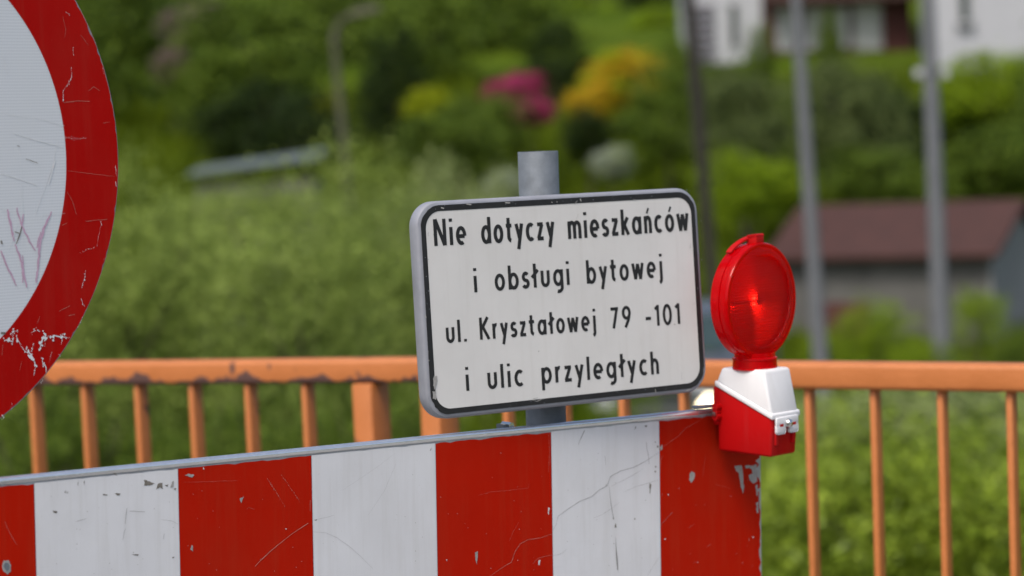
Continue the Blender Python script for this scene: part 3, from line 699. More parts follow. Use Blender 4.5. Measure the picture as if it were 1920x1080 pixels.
decal(plate, PF, 'dirt_marks', M['scratch_dark'], [(zp5([(985, 570), (985, 630)]), .35), (zp3([(1248, 570), (1240, 620)]), .5), (zp5([(1075, 45), (1100, 28)]), .3), (zp3([(215, 300), (195, 345)]), .25)],
      [blob(1040 + 930 / 4.153, 560 + 200 / 4.153, 1.3, 1.0, 7, 2), blob(760 + 255 / 4.91, 340 + 492 / 4.91, 1, .8, 7, 3), blob(760 + 1035 / 4.153, 560 + 410 / 4.153, 1.1, 1.3, 7, 9), blob(1040 + 755 / 4.153, 560 + 95 / 4.153, .8, .8, 7, 8)], seed=22, y=-.0012)
# post
POF = frame_of(pole_top, PEX, pz); plen = (pole_top - pfoot).length
part(MB().lathe([(.0305, -plen), (.0305, -.0004), (.0302, 0), (.0272, 0), (.0272, -.12)], 40, 'z'), 'post', M['galvanised'], plate, POF, True)
part(MB().box(-.19, .19, -.2, .2, -plen, -plen + .11, .02), 'foot', M['rubber'], plate, POF)
# clamp whose ear shows above the plate, just right of the post
qx, qz = on_plane(PF, 1067, 365)
part(MB().box(qx - .030, qx + .012, .010, .03, qz - .05, qz + .0015, .0015), 'plate_clamp', M['plate_grey'], plate, PF, True)
part(MB().box(-PW * .28, PW * .34, .0285, .034, -PH * .30, -PH * .22, .002), 'plate_clamp', M['plate_grey'], plate, PF, True)

# ------------------------------------------------------------------ warning lamp
lc = P(1411, 563, 3.895); ph = rad(47.8)
LF = frame_of(lc, Vector((math.cos(ph), math.sin(ph), 0)), Z + CR * .04)
lamp = empty('warning_lamp', Matrix.Translation(LF @ Vector((0, 0, -.24))))
tag(lamp, 'red round warning lamp on a red and white battery box, fixed to the board end', 'warning lamp')
RL = .0905; yF, yB = -.019, .019
# shell: rear dome, stepped drum, front rim
part(MB().lathe([(0, yB + .006), (RL * .55, yB + .0045), (RL * .86, yB + .001), (RL * .93, yB - .001), (RL * .965, yB - .004), (RL * .965, .0075), (RL * .985, .0065), (RL * .985, -.001), (RL * .965, -.002),
                 (RL * .965, -.0085), (RL, -.0098), (RL, yF + .003), (RL * .985, yF + .0005), (RL * .96, yF), (RL * .915, yF + .0005)], 120), 'lens_shell', M['lens_shell'], lamp, LF, True)
part(MB().lathe([(RL * .915, yF + .0006), (RL * .86, yF - .0012), (RL * .80, yF - .0016), (RL * .785, yF + .001), (RL * .60, yF - .0012), (RL * .35, yF - .0026), (.0005, yF - .0032)], 120), 'front_lens', M['lens_face'], lamp, LF, True)
# pale plates added in two opposite quadrants so those show brighter through the lens
for qx, qz, tl in ((-1, 1, .016), (1, -1, .016)):
    s_ = MB(); r0 = RL * .80; arc_ = [(qx * r0 * math.cos(rad(a)), qz * r0 * math.sin(rad(a))) for a in range(0, 91, 6)]
    pts = [(qx * .001, qz * .001)] + [(p[0] if abs(p[0]) > .001 else qx * .001, p[1] if abs(p[1]) > .001 else qz * .001) for p in arc_]
    s_.face([(p[0], .004 + tl * (p[1] / RL - .45 * qz) * .55 - .10 * tl * p[0] / RL, p[1]) for p in pts])
    part(s_, 'added_reflector', M['added_reflector'], lamp, LF)
part(MB().box(-RL * .82, RL * .82, -.014, .012, -.0009, .0009), 'partition', M['lamp_red'], lamp, LF)
mt_, t, b = newmat('added_lamp_bulb'); b.inputs['Emission Color'].default_value = (1, .62, .38, 1); b.inputs['Emission Strength'].default_value = 20  # glowing source added inside to brighten the lens
part(MB().lathe([(.0055, .004), (.0060, .000), (.0055, -.006)], 20), 'added_bulb', mt_, lamp, LF, True)
part(MB().lathe([(.0078, -.0055), (.0084, -.0064), (.0074, -.0085), (.0005, -.0095)], 20), 'added_bulb_cap', M['lamp_red'], lamp, LF, True)  # added to hide the glowing source from the front
# neck
part(MB().lathe([(.0315, -.080), (.0315, -.0875), (.0345, -.0885), (.0348, -.0905), (.0335, -.0915), (.0345, -.1045), (.036, -.1060), (.028, -.1062)], 64, 'z', (0, -.003, 0), sx=1.04), 'neck', M['lens_shell'], lamp, LF, True)
# hinge clip on top: bowed strap from the rear rim to the front with a ribbed knuckle
s_ = MB(); 
for k in range(4): s_.tube([(-.010, -.013 + k * .0042, RL + .0105 - k * .0006), (.010, -.013 + k * .0042, RL + .0105 - k * .0006)], .0031, 10)
s_.box(-.010, .010, -.016, .003, RL - .006, RL + .0095, .001)
part(s_, 'hinge', M['lamp_red'], lamp, LF, True)
s_ = MB()
for dy in (.000, .003, .006):
    s_.tube([((RL + .0075 - .0008 * k) * math.cos(rad(90 + k * 4.2)), dy + .0006 * k, (RL + .0075 - .0008 * k) * math.sin(rad(90 + k * 4.2))) for k in range(9)], [.0024] * 8 + [.0016], 10)
part(s_, 'strap', M['lamp_red'], lamp, LF, True)
# battery box
hw = .0350; yf0, yb0 = -.060, .046; zt_, zb_ = -.1045, -.2385
def zsplit(y): return -.128 + (y - yb0) / (yf0 - yb0) * (-.047)
part(MB().hexa([(-hw * .94, yf0 + .004, zb_), (hw * .94, yf0 + .004, zb_), (hw * .94, yb0, zb_ + .003), (-hw * .94, yb0, zb_ + .003)],
               [(-hw, yf0, zsplit(yf0)), (hw, yf0, zsplit(yf0)), (hw, yb0, zsplit(yb0)), (-hw, yb0, zsplit(yb0))], .0045, 3), 'battery_case', M['lamp_red'], lamp, LF, True)
def offs(k): return [(-hw - k, yf0 - k, zsplit(yf0)), (hw + k, yf0 - k, zsplit(yf0)), (hw + k, yb0 + k, zsplit(yb0)), (-hw - k, yb0 + k, zsplit(yb0))]
lipl = [(x, y, z - .0052) for x, y, z in offs(.0022)]; liph = [(x, y, z + .0035) for x, y, z in offs(.0022)]
hood = part(MB().hexa([(x, y, z + .001) for x, y, z in offs(.0004)], [(-hw + .003, -.044, zt_), (hw - .001, -.046, zt_), (hw - .001, .038, zt_), (-hw + .003, .038, zt_)], .0048, 3), 'hood', M['lamp_white'], lamp, LF, True)
part(MB().hexa(lipl, liph, .0022, 3), 'lip', M['lamp_white'], hood, LF, True)
# recessed pair of front ribs on the red case
for x in (-hw * .62, hw * .62):
    part(MB().box(x - .004, x + .004, yf0 - .0012, yf0 + .004, zb_ + .018, zsplit(yf0) - .012, .001), 'rib', M['lamp_red'], lamp, LF, True)
# latch: white tab with a notch under the bolt, made of two prongs and a bridge
zl = zsplit(yf0); s_ = MB()
s_.box(-.0285, .0285, yf0 - .0052, yf0 - .0006, zl - .016, zl - .002, .0018)
s_.box(-.0285, -.0045, yf0 - .0053, yf0 - .0007, zl - .0285, zl - .012, .004, 3)
s_.box(.0045, .0285, yf0 - .0053, yf0 - .0007, zl - .0285, zl - .012, .004, 3)
latch = part(s_, 'latch', M['lamp_white'], lamp, LF, True)
for x in (-.0165, .0165): part(MB().box(x - .0045, x + .0045, yf0 - .0056, yf0 - .005, zl - .0165, zl - .0125), 'slot', M['lamp_red'], latch, LF)
part(MB().lathe([(.0005, -.0075), (.003, -.0072), (.0055, -.0055), (.0068, -.0028), (.0072, 0), (.0072, .002)], 28, 'y', (0, yf0 - .0055, zl - .0125)), 'bolt', M['chrome'], lamp, LF, True)
# bracket clamped over the board edge
s_ = MB()
for k, rr in enumerate((.0075, .006, .0075)): s_.tube([(-hw - .010, yb0 - .004, -.166 - k * .0075), (-hw + .008, yb0 - .004, -.166 - k * .0075)], rr * .75, 12)
s_.box(-hw - .001, -hw + .012, yb0 - .004, yb0 + .006, -.195, -.135, .002)
part(s_, 'bracket', M['lamp_red'], lamp, LF, True)
part(MB().tube([(-hw - .0125, yb0 - .004, -.176), (-hw + .004, yb0 - .004, -.176)], .0036, 12), 'bracket_bolt', M['chrome'], lamp, LF, True)
gx, gz = on_plane(BF, 1306, 768); hx, hz = on_plane(BF, 1338, 762)
part(MB().box(gx, X1 - .004, -.001, .012, .0012, .0052, .001), 'edge_clip', M['plate_grey'], lamp, BF, True)

# ------------------------------------------------------------------ vegetation
def leaf_mesh(name, n, radii, leaf, clumps, spread=.30, up=.35, shell=.55, ar=.5, seed=0, flat=0.0):
    """n leaf rhombi gathered in clumps through an uneven ellipsoid"""
    g = np.random.default_rng(seed); rx, ry, rz = radii
    d = g.normal(size=(clumps, 3)); d /= np.linalg.norm(d, axis=1)[:, None]
    rr = shell + (1 - shell) * g.random(clumps) ** .6; rr *= g.uniform(.72, 1.14, clumps)
    cc = d * rr[:, None] * np.array([rx, ry, rz])
    idx = g.integers(0, clumps, n); cs = g.uniform(.55, 1.35, clumps)
    sp_ = spread * min(rx, ry, rz)
    p = cc[idx] + g.normal(size=(n, 3)) * (sp_ * cs[idx])[:, None] * np.array([1, 1, .75 - flat])
    nrm = g.normal(size=(n, 3)) + np.array([0, 0, up * 3]) + (p / np.array([rx, ry, rz])) * .8
    nrm /= np.linalg.norm(nrm, axis=1)[:, None]
    a = g.normal(size=(n, 3)); a -= nrm * (a * nrm).sum(1)[:, None]; a /= np.linalg.norm(a, axis=1)[:, None]
    b_ = np.cross(nrm, a); L_ = leaf * g.uniform(.6, 1.4, n)[:, None]
    v = np.stack([p - a * L_ * .5, p + b_ * L_ * .5 * ar - nrm * L_ * .05, p + a * L_ * .5, p - b_ * L_ * .5 * ar - nrm * L_ * .05], 1).reshape(-1, 3)
    me_ = bpy.data.meshes.new(name); me_.vertices.add(4 * n); me_.vertices.foreach_set('co', v.ravel())
    me_.loops.add(4 * n); me_.loops.foreach_set('vertex_index', np.arange(4 * n, dtype=np.int32))
    me_.polygons.add(n); me_.polygons.foreach_set('loop_start', np.arange(0, 4 * n, 4, dtype=np.int32))
    me_.update(calc_edges=True); me_.validate(); me_.materials.append(M['leaf_mid']); return me_
def trunk_mesh(name, hgt, r, crown, seed, limbs=7):
    g = random.Random(seed); s_ = MB()
    s_.tube([(0, 0, -.3), (.05 * hgt * .3, 0, hgt * .35), (-.03 * hgt * .3, .02, hgt * .7), (0, 0, hgt)], [r * 1.25, r, r * .75, r * .35], 8)
    for k in range(limbs):
        a = g.uniform(0, 6.28); z0 = hgt * g.uniform(.4, .9); q = crown * g.uniform(.5, .85)
        s_.tube([(0, 0, z0), (q * .5 * math.cos(a), q * .5 * math.sin(a), z0 + q * .25), (q * math.cos(a), q * math.sin(a), z0 + q * .65)], [r * .45, r * .3, r * .1], 6)
    bmesh.ops.recalc_face_normals(s_.bm, faces=s_.bm.faces)
    me_ = bpy.data.meshes.new(name); s_.bm.to_mesh(me_); s_.bm.free(); me_.materials.append(M['trunk']); return me_
def setmat(o, mat):
    o.material_slots[0].link = 'OBJECT'; o.material_slots[0].material = mat
# unit crowns (radius 1), scaled per plant
CROWN = [leaf_mesh('crown', 7000, (1, 1, 1), .095, 60, .19, seed=s, shell=.45) for s in (1, 2, 3)]
BUSH = [leaf_mesh('foliage', 16000, (1, 1, 1), .046, 95, .135, seed=s, shell=.35, ar=.42) for s in (11, 12, 13)]
SPRAY = [leaf_mesh('foliage', 7000, (1, 1, 1), .100, 70, .21, seed=s, shell=.3, ar=.4) for s in (21, 22)]
TRUNK = [trunk_mesh('trunk', 1, .045, .8, s) for s in (1, 2)]
STEMS = [trunk_mesh('stems', 1, .022, .7, s, 12) for s in (3, 4)]
cnt = [0]
def plant(name, label, cat, px, py, D, rx, rz, mat, protos, trunks, tname, fname, group=None, extra=None, ry=None):
    """crown centre seen at (px, py), D metres off; rx/rz crown radii in pixels"""
    cnt[0] += 1; c = P(px, py, D); kx, kz = rx / FPX * D, rz / FPX * D; g = H(c.x, c.y)
    if c.z - kz < g - .3: pass
    root = empty(name, Matrix.Translation((c.x, c.y, g))); tag(root, label, cat, group)
    o = link(fname, protos[cnt[0] % len(protos)], None, root); o.location = (0, 0, c.z - g); o.scale = (kx, (ry or kx), kz); o.rotation_euler.z = cnt[0] * 2.4; setmat(o, mat)
    hgt = max(.4, c.z - g + kz * .25)
    tr = link(tname, trunks[cnt[0] % len(trunks)], None, root); tr.scale = (max(kx, .5) * 1.0, max(kx, .5) * 1.0, hgt); tr.rotation_euler.z = cnt[0] * 1.3
    if extra:
        nm, mt, pr = extra; e = link(nm, pr, None, root); e.location = (0, 0, c.z - g + kz * .12); e.scale = (kx * 1.03, (ry or kx) * 1.03, kz * 1.0); e.rotation_euler.z = 1.1; setmat(e, mt)
    return root
def tree(label, px, py, D, rx, rz, mat, group='trees on the hillside'):
    return plant('hillside_tree', label, 'tree', px, py, D, rx, rz, M[mat], CROWN, TRUNK, 'trunk', 'crown', group)
def bush(label, px, py, D, rx, rz, mat, group='riverside shrubs', name='riverside_shrub'):
    return plant(name, label, 'shrub', px, py, D, rx, rz, M[mat], BUSH, STEMS, 'stems', 'foliage', group)

tree('dark leafy tree at the top edge, right of the round sign', 215, 30, 72, 130, 150, 'leaf_mid')
tree('black-green conifer-dark tree behind the lilac blossom at top left', 290, 60, 84, 110, 190, 'leaf_dark')
tree('deep green tree left of the street lamp pole, large and rounded', 470, 110, 64, 150, 150, 'leaf_mid')
tree('dark tree low on the slope above the grey sheet roof', 470, 235, 55, 120, 80, 'leaf_dark')
tree('dark undergrowth tree directly left of the street lamp foot', 575, 250, 52, 90, 70, 'leaf_dark')
tree('green tree behind the street lamp head at the top edge', 640, 40, 78, 150, 150, 'leaf_mid')
tree('tall green tree right of the street lamp, reaching the top edge', 790, 70, 70, 130, 130, 'leaf_mid')
tree('near-black tree in the gap beside the lime shrub', 735, 175, 60, 70, 110, 'leaf_dark')
tree('green tree above the magenta shrub at the top edge', 945, 40, 82, 140, 120, 'leaf_mid')
tree('dull green tree below the lime shrub', 850, 265, 52, 100, 70, 'leaf_mid')
tree('dark tree between the magenta and the amber shrub', 1045, 140, 66, 70, 90, 'leaf_dark')
tree('green tree above the grey post of the inscription plate', 905, 235, 55, 80, 70, 'leaf_mid')
tree('dark shrub-like tree under the amber shrub', 1105, 255, 53, 60, 55, 'leaf_dark')
tree('green tree between the amber shrub and the wooden pole', 1250, 215, 54, 80, 90, 'leaf_mid')
tree('dull green tree right of the wooden pole, below the striped house', 1390, 235, 50, 100, 110, 'leaf_dull')
tree('bright green tree low between wooden pole and first concrete pole', 1390, 350, 46, 80, 70, 'leaf_bright')
tree('dull green tree between the two concrete poles, below the windows', 1600, 240, 52, 110, 110, 'leaf_dull')
tree('dark tree between the two concrete poles, just over the shed roof', 1640, 330, 49, 110, 60, 'leaf_mid')
tree('dark tree left of the second concrete pole foot', 1690, 260, 56, 70, 90, 'leaf_dark')
tree('bright leafy tree under the white house at the right edge', 1860, 175, 58, 120, 70, 'leaf_bright')
tree('dark hollow tree right of the second concrete pole', 1840, 215, 60, 100, 60, 'leaf_dark')
tree('green tree over the right end of the shed roof', 1860, 310, 53, 130, 75, 'leaf_mid')
tree('green tree cut by the right edge of the view', 1985, 220, 56, 110, 140, 'leaf_mid')
tree('low bright tree left of the first concrete pole, above the shed', 1470, 350, 47, 60, 50, 'leaf_bright')
tree('dark tree at top between the bright meadow and the house', 1215, 10, 90, 60, 55, 'leaf_dark')
tree('tree hidden mostly by the round sign, far up the slope', 60, 120, 66, 150, 170, 'leaf_mid')
tree('green tree left of the striped house at the top edge', 1120, 20, 96, 110, 70, 'leaf_mid')
tree('dull tree hiding the foot of the striped white bay', 1345, 175, 60, 70, 55, 'leaf_dull')
tree('slim green tree at the left end of the house windows', 1425, 120, 66, 30, 70, 'leaf_mid')
tree('dull tree under the curtained windows, right of the first concrete pole', 1550, 165, 62, 70, 60, 'leaf_dull')
tree('green tree before the red-brown wall, left of the second concrete pole', 1630, 205, 60, 80, 60, 'leaf_dull')
tree('narrow pointed tree before the curtained windows', 1556, 90, 68, 25, 65, 'leaf_mid')
tree('bright tree directly under the white house wall, right edge', 1920, 150, 60, 80, 55, 'leaf_bright')
tree('bright tree right of the second concrete pole, under the white house', 1800, 165, 61, 60, 45, 'leaf_bright')
tree('dark tree in the middle of the slope left of the shed roof', 1480, 260, 56, 70, 90, 'leaf_mid')
tree('bright tree at the top edge between amber shrub and wooden pole', 1235, 75, 84, 75, 70, 'leaf_bright')
tree('bright tree at the top edge above the amber shrub', 1110, 55, 90, 80, 60, 'leaf_bright')
tree('mid green tree behind the wooden pole, left of the striped bay', 1275, 140, 74, 50, 60, 'leaf_mid')
# flowering garden shrubs
FL = [leaf_mesh('blossom', 5200, (1, 1, 1), .11, 60, .17, seed=s, shell=.55, ar=.8, up=.2) for s in (31, 32)]
def flower(label, px, py, D, rx, rz, pet, leaf_='leaf_mid', k=0):
    return plant('flowering_shrub', label, 'shrub', px, py, D, rx, rz, M[leaf_], CROWN, STEMS, 'stems', 'foliage', 'flowering garden shrubs', ('blossom', M[pet], FL[k]))
flower('magenta flowering shrub on the slope, left of the amber one', 967, 180, 58, 50, 38, 'petal_pink')
flower('faded rose-red flowering shrub just below the magenta one', 1000, 212, 57, 40, 25, 'petal_pink', 'leaf_dull', 1)
flower('amber yellow flowering shrub on the slope', 1165, 155, 57, 72, 55, 'petal_yellow', 'leaf_lime', 1)
flower('lower spray of amber blossom left of the big amber shrub', 1105, 200, 56, 40, 38, 'petal_yellow', 'leaf_lime')
flower('white flowering shrub below the amber one, above the sign plate', 1148, 308, 47, 34, 30, 'petal_white', 'leaf_greygreen')
flower('pale cream flowering shrub left of the grey post', 945, 350, 44, 38, 30, 'petal_white', 'leaf_greygreen', 1)
flower('dusky lilac blossom shrub at the top left beside the dark tree', 365, 55, 68, 55, 45, 'petal_dusky', 'leaf_dull')
flower('small dusky lilac shrub lower left of the large lilac', 320, 125, 66, 35, 35, 'petal_dusky', 'leaf_mid', 1)
plant('garden_shrub', 'lime yellow garden shrub right of the street lamp', 'shrub', 800, 195, 57, 45, 30, M['leaf_lime'], CROWN, STEMS, 'stems', 'foliage')
plant('garden_shrub', 'small lime shrub touching the street lamp pole', 'shrub', 620, 195, 54, 30, 25, M['leaf_lime'], CROWN, STEMS, 'stems', 'foliage')
# willow thicket behind the left railing
for lab, px, py, D, rx, rz, mt in [
    ('willow shrub directly right of the round sign', 245, 610, 14.5, 260, 320, 'leaf_willow'), ('willow shrub behind the rusty hand rail, second from the round sign', 420, 605, 16.0, 240, 315, 'leaf_willow'),
    ('broad willow shrub in the middle of the left thicket', 560, 620, 14.0, 240, 315, 'leaf_willow'), ('willow shrub left of the sign plate', 700, 590, 17.0, 230, 320, 'leaf_willow'),
    ('tall grey-green willow whose tip stands left of the grey post', 810, 500, 19.5, 170, 270, 'leaf_greygreen'), ('grey-green willow shrub right behind the sign plate', 945, 560, 19.0, 150, 240, 'leaf_greygreen'),
    ('willow shrub behind the round sign', 40, 610, 15.0, 260, 320, 'leaf_willow'), ('willow shrub far left beyond the round sign', -170, 640, 16.0, 260, 300, 'leaf_willow'),
    ('willow shrub under the sign plate, behind two balusters', 1080, 720, 20.0, 170, 130, 'leaf_bright')]:
    bush(lab, px, py, D, rx, rz, mt)
for lab, px, py, D, rx, rz, mt in [
    ('dark low shrub behind the leftmost balusters', 120, 930, 11.5, 260, 230, 'leaf_mid'), ('dark low shrub behind the middle left balusters', 330, 960, 12.0, 230, 230, 'leaf_mid'),
    ('low green shrub between rusty balusters and board', 520, 960, 11.8, 220, 230, 'leaf_mid'), ('dark low shrub behind the paired railing posts', 760, 950, 12.2, 230, 215, 'leaf_mid'), ]:
    bush(lab, px, py, D, rx, rz, mt)
bush('low willow bush in front of the outbuilding wall', 465, 410, 27, 190, 90, 'leaf_willow')
# bright herbs and bushes behind the right railing
for lab, px, py, D, rx, rz, mt in [
    ('bright bush before the shed wall, between the concrete poles', 1640, 625, 30, 85, 75, 'leaf_bright'), ('small bright bush before the shed wall, next to the lamp', 1555, 660, 31, 60, 45, 'leaf_bright'),
    ('bright bush right of the second concrete pole before the shed', 1835, 590, 29, 55, 70, 'leaf_bright'), ('low bush at the foot of the second concrete pole', 1730, 680, 27, 70, 50, 'leaf_bright'),
    ('bush at the right edge before the shed gable', 1915, 665, 28, 70, 55, 'leaf_mid'), ('dark bush under the shed gable seen below the hand rail', 1840, 760, 24, 80, 45, 'leaf_mid')]:
    bush(lab, px, py, D, rx, rz, mt, 'bushes before the shed')
for lab, px, py, D, rx, rz, mt in [
    ('bright herb thicket right below the red lamp', 1470, 960, 15, 210, 190, 'leaf_herb'), ('bright herb thicket behind the first baluster right of the lamp', 1600, 970, 13.5, 210, 200, 'leaf_herb'),
    ('bright herb thicket behind the last balusters', 1770, 950, 14.5, 220, 180, 'leaf_herb'), ('bright herb thicket at the lower right corner', 1930, 980, 13.2, 230, 200, 'leaf_herb'),
    ('bright herb thicket beyond the right edge', 2120, 960, 14.2, 240, 200, 'leaf_herb'), ('grey-green herb patch far behind the right balusters', 1850, 800, 20, 190, 100, 'leaf_greygreen'),
    ('grey-green herb patch behind the second and third baluster', 1650, 805, 20.5, 170, 95, 'leaf_greygreen'), ('herb patch behind the red battery box', 1440, 810, 21, 160, 90, 'leaf_greygreen')]:
    plant('herb_thicket', lab, 'shrub', px, py, D, rx, rz, M[mt], SPRAY, STEMS, 'stems', 'foliage', 'herb thickets behind the railing')
# meadow grass on the valley floor and slope
g = np.random.default_rng(99); n = 80000
yy_ = g.uniform(9, 70, n); xx_ = g.uniform(-.45, .45, n) * yy_ ; zz_ = np.array([H(a, b_) for a, b_ in zip(xx_, yy_)])
hh = g.uniform(.15, .45, n) * (1 + yy_ / 70); an = g.uniform(0, 6.28, n); ww = .02 + yy_ * .0010
bx = np.cos(an) * ww; by = np.sin(an) * ww; lx = g.normal(0, .12, n); ly = g.normal(0, .12, n)
v = np.stack([np.stack([xx_ - bx, yy_ - by, zz_ - .03], 1), np.stack([xx_ + bx, yy_ + by, zz_ - .03], 1), np.stack([xx_ + lx, yy_ + ly, zz_ + hh], 1)], 1).reshape(-1, 3)
me = bpy.data.meshes.new('grass'); me.vertices.add(3 * n); me.vertices.foreach_set('co', v.ravel()); me.loops.add(3 * n)
me.loops.foreach_set('vertex_index', np.arange(3 * n, dtype=np.int32)); me.polygons.add(n); me.polygons.foreach_set('loop_start', np.arange(0, 3 * n, 3, dtype=np.int32)); me.update(calc_edges=True)
tag(link('grass', me, M['leaf_grass']), 'tall meadow grass on the valley floor and the slope', 'grass', kind='stuff')

# ------------------------------------------------------------------ poles
def pole(name, label, cat, top, bot, D, r0, r1, mat, group=None, up=2.0):
    a_, b_ = P(*top, D), P(*bot, D); d = (a_ - b_).normalized(); g_ = H(b_.x, b_.y); base = b_ - d * ((b_.z - g_) / d.z)
    root = empty(name, Matrix.Translation(base)); tag(root, label, cat, group)
    tip = a_ + d * up - base
    o = MB().tube([-d * .5, tip * .5, tip], [r1, (r0 + r1) / 2, r0], 16).done('shaft', mat, smooth=True); o.parent = root
    return root, base, d, a_
g1, b1, d1, a1 = pole('concrete_pole', 'slender grey concrete pole leaning left, nearer the red lamp', 'pole', (1493, 0), (1531, 560), 28, .045, .100, M['concrete'], 'grey concrete poles')
g2, b2, d2, a2 = pole('concrete_pole', 'thicker grey concrete pole leaning left, before the shed and white house', 'pole', (1740, 0), (1767, 690), 27, .06, .112, M['concrete'], 'grey concrete poles')
for px in (1722, 1772):
    q = P(px, 138, 27) - b2; o = MB().box(q.x - .04, q.x + .04, q.y - .08, q.y + .08, q.z - .05, q.z + .05, .02).done('insulator_box', M['wall_white']); o.parent = g2
q0 = P(1747, 138, 27) - b2; o = MB().box(q0.x - .15, q0.x + .15, q0.y + .1, q0.y + .14, q0.z - .02, q0.z + .02).done('cross_bar', M['galvanised']); o.parent = g2
g3, b3, d3, a3 = pole('wooden_pole', 'thin dark wooden utility pole leaning left, beside the striped house', 'pole', (1292, 0), (1330, 460), 40, .10, .10, M['wood_dark'])
o = MB().box(-.35, .35, -.06, .06, -.06, .06, .01).done('cross_arm', M['wood_dark']); o.parent = g3; o.location = a3 + d3 * 1.2 - b3
g4, b4, d4, a4 = pole('street_lamp', 'weathered street lamp on a leaning pole, left of the inscription plate', 'street lamp', (627, 85), (650, 320), 40, .055, .09, M['pole_brown'], up=0.)
q = [a4 - b4, P(628, 60, 40) - b4, P(640, 38, 40) - b4, P(662, 25, 40) - b4]
o = MB().tube(q, [.07, .05, .04, .035], 10).done('arm', M['pole_brown'], smooth=True); o.parent = g4
q = P(685, 22, 40) - b4; o = MB().hexa([(q.x - .26, q.y - .12, q.z - .1), (q.x + .26, q.y - .08, q.z), (q.x + .26, q.y + .08, q.z), (q.x - .26, q.y + .12, q.z - .1)],
    [(q.x - .22, q.y - .08, q.z + .05), (q.x + .22, q.y - .05, q.z + .12), (q.x + .22, q.y + .05, q.z + .12), (q.x - .22, q.y + .08, q.z + .05)], .02).done('lamp_head', M['pole_brown']); o.parent = g4

# ------------------------------------------------------------------ buildings
def bpart(mb, name, mat, parent, smooth=False):
    o = mb.done(name, mat, smooth=smooth); o.parent = parent; return o
def house_frame(name, px, py, D, yaw):
    c = P(px, py, D); root = empty(name, Matrix.Translation((c.x, c.y, H(c.x, c.y))) @ Matrix.Rotation(yaw, 4, 'Z')); return root, c.z - H(c.x, c.y)
def window(parent, x0, x1, z0, z1, pane, frame_=None, mull=1, y=0.):
    f = frame_ or M['window_frame']; w_ = bpart(MB().box(x0 - .06, x0, y - .06, y + .02, z0 - .06, z1 + .06).box(x1, x1 + .06, y - .06, y + .02, z0 - .06, z1 + .06).box(x0, x1, y - .06, y + .02, z1, z1 + .06).box(x0, x1, y - .06, y + .02, z0 - .06, z0), 'window', f, parent)
    nP = mull + 1
    for k in range(nP):
        a_ = x0 + (x1 - x0) * k / nP + .02; b_ = x0 + (x1 - x0) * (k + 1) / nP - .02
        bpart(MB().box(a_, b_, y - .025, y - .005, z0 + .01, z1 - .01), 'pane', pane, w_)
    return w_
# timber house at the top right
S75 = 75 / FPX
hr, hz_ = house_frame('timber_house', 1505, 120, 75, 0)          # local x = 0 at px 1505, z = hz_ at py 120
tag(hr, 'house of red-brown boarding and white bays behind the concrete poles', 'house')
X = lambda px: (px - 1505) * S75
Zz = lambda py: hz_ + (120 - py) * S75
bpart(MB().box(X(1430), X(1712), 0, 6, -1, Zz(-170)), 'wall', M['wall_brown'], hr)
bpart(MB().box(X(1300), X(1429.5), -.35, 5.5, -1, Zz(-150)), 'bay', M['wall_white'], hr)
for k in range(7):
    z0 = Zz(112 - k * 17); bpart(MB().box(X(1304), X(1340), -.47, -.36, z0, z0 + .09), 'slat', M['slat_grey'], hr)
window(hr, X(1369), X(1384), Zz(85), Zz(5), M['glass_dark'], None, 0, -.36)
window(hr, X(1460), X(1500), Zz(90), Zz(18), M['curtain']); window(hr, X(1515), X(1548), Zz(90), Zz(18), M['curtain'])
window(hr, X(1565), X(1594), Zz(90), Zz(18), M['curtain'], M['wall_grey'], 0); window(hr, X(1606), X(1652), Zz(95), Zz(15), M['curtain'], None, 0)
bpart(MB().box(X(1440), X(1712), -1.0, -.002, Zz(8), Zz(-6)), 'balcony_floor', M['roof_dark'], hr)
for k in range(9): bpart(MB().box(X(1446 + k * 32), X(1451 + k * 32), -.98, -.9, Zz(-6.2), Zz(-62)), 'balcony_baluster', M['roof_dark'], hr)
bpart(MB().box(X(1440), X(1712), -1.0, -.9, Zz(-62.3), Zz(-70)), 'balcony_rail', M['roof_dark'], hr)
e0, r0_ = Zz(-165), Zz(-165) + 2.6; xl, xr = X(1285), X(1728); xm = (xl + xr) / 2
for sgn, xe in ((-1, xl - .3), (1, xr + .3)):
    bpart(MB().hexa([(xe, -1.3, e0 - .1), (xm, -1.3, r0_), (xm, 6.6, r0_), (xe, 6.6, e0 - .1)], [(xe, -1.3, e0 + .12), (xm, -1.3, r0_ + .22), (xm, 6.6, r0_ + .22), (xe, 6.6, e0 + .12)]), 'roof', M['roof_dark'], hr)
s_ = MB(); s_.face([(xl, -.02, e0), (xr, -.02, e0), (xm, -.02, r0_)]); bpart(s_, 'gable', M['wall_brown'], hr)
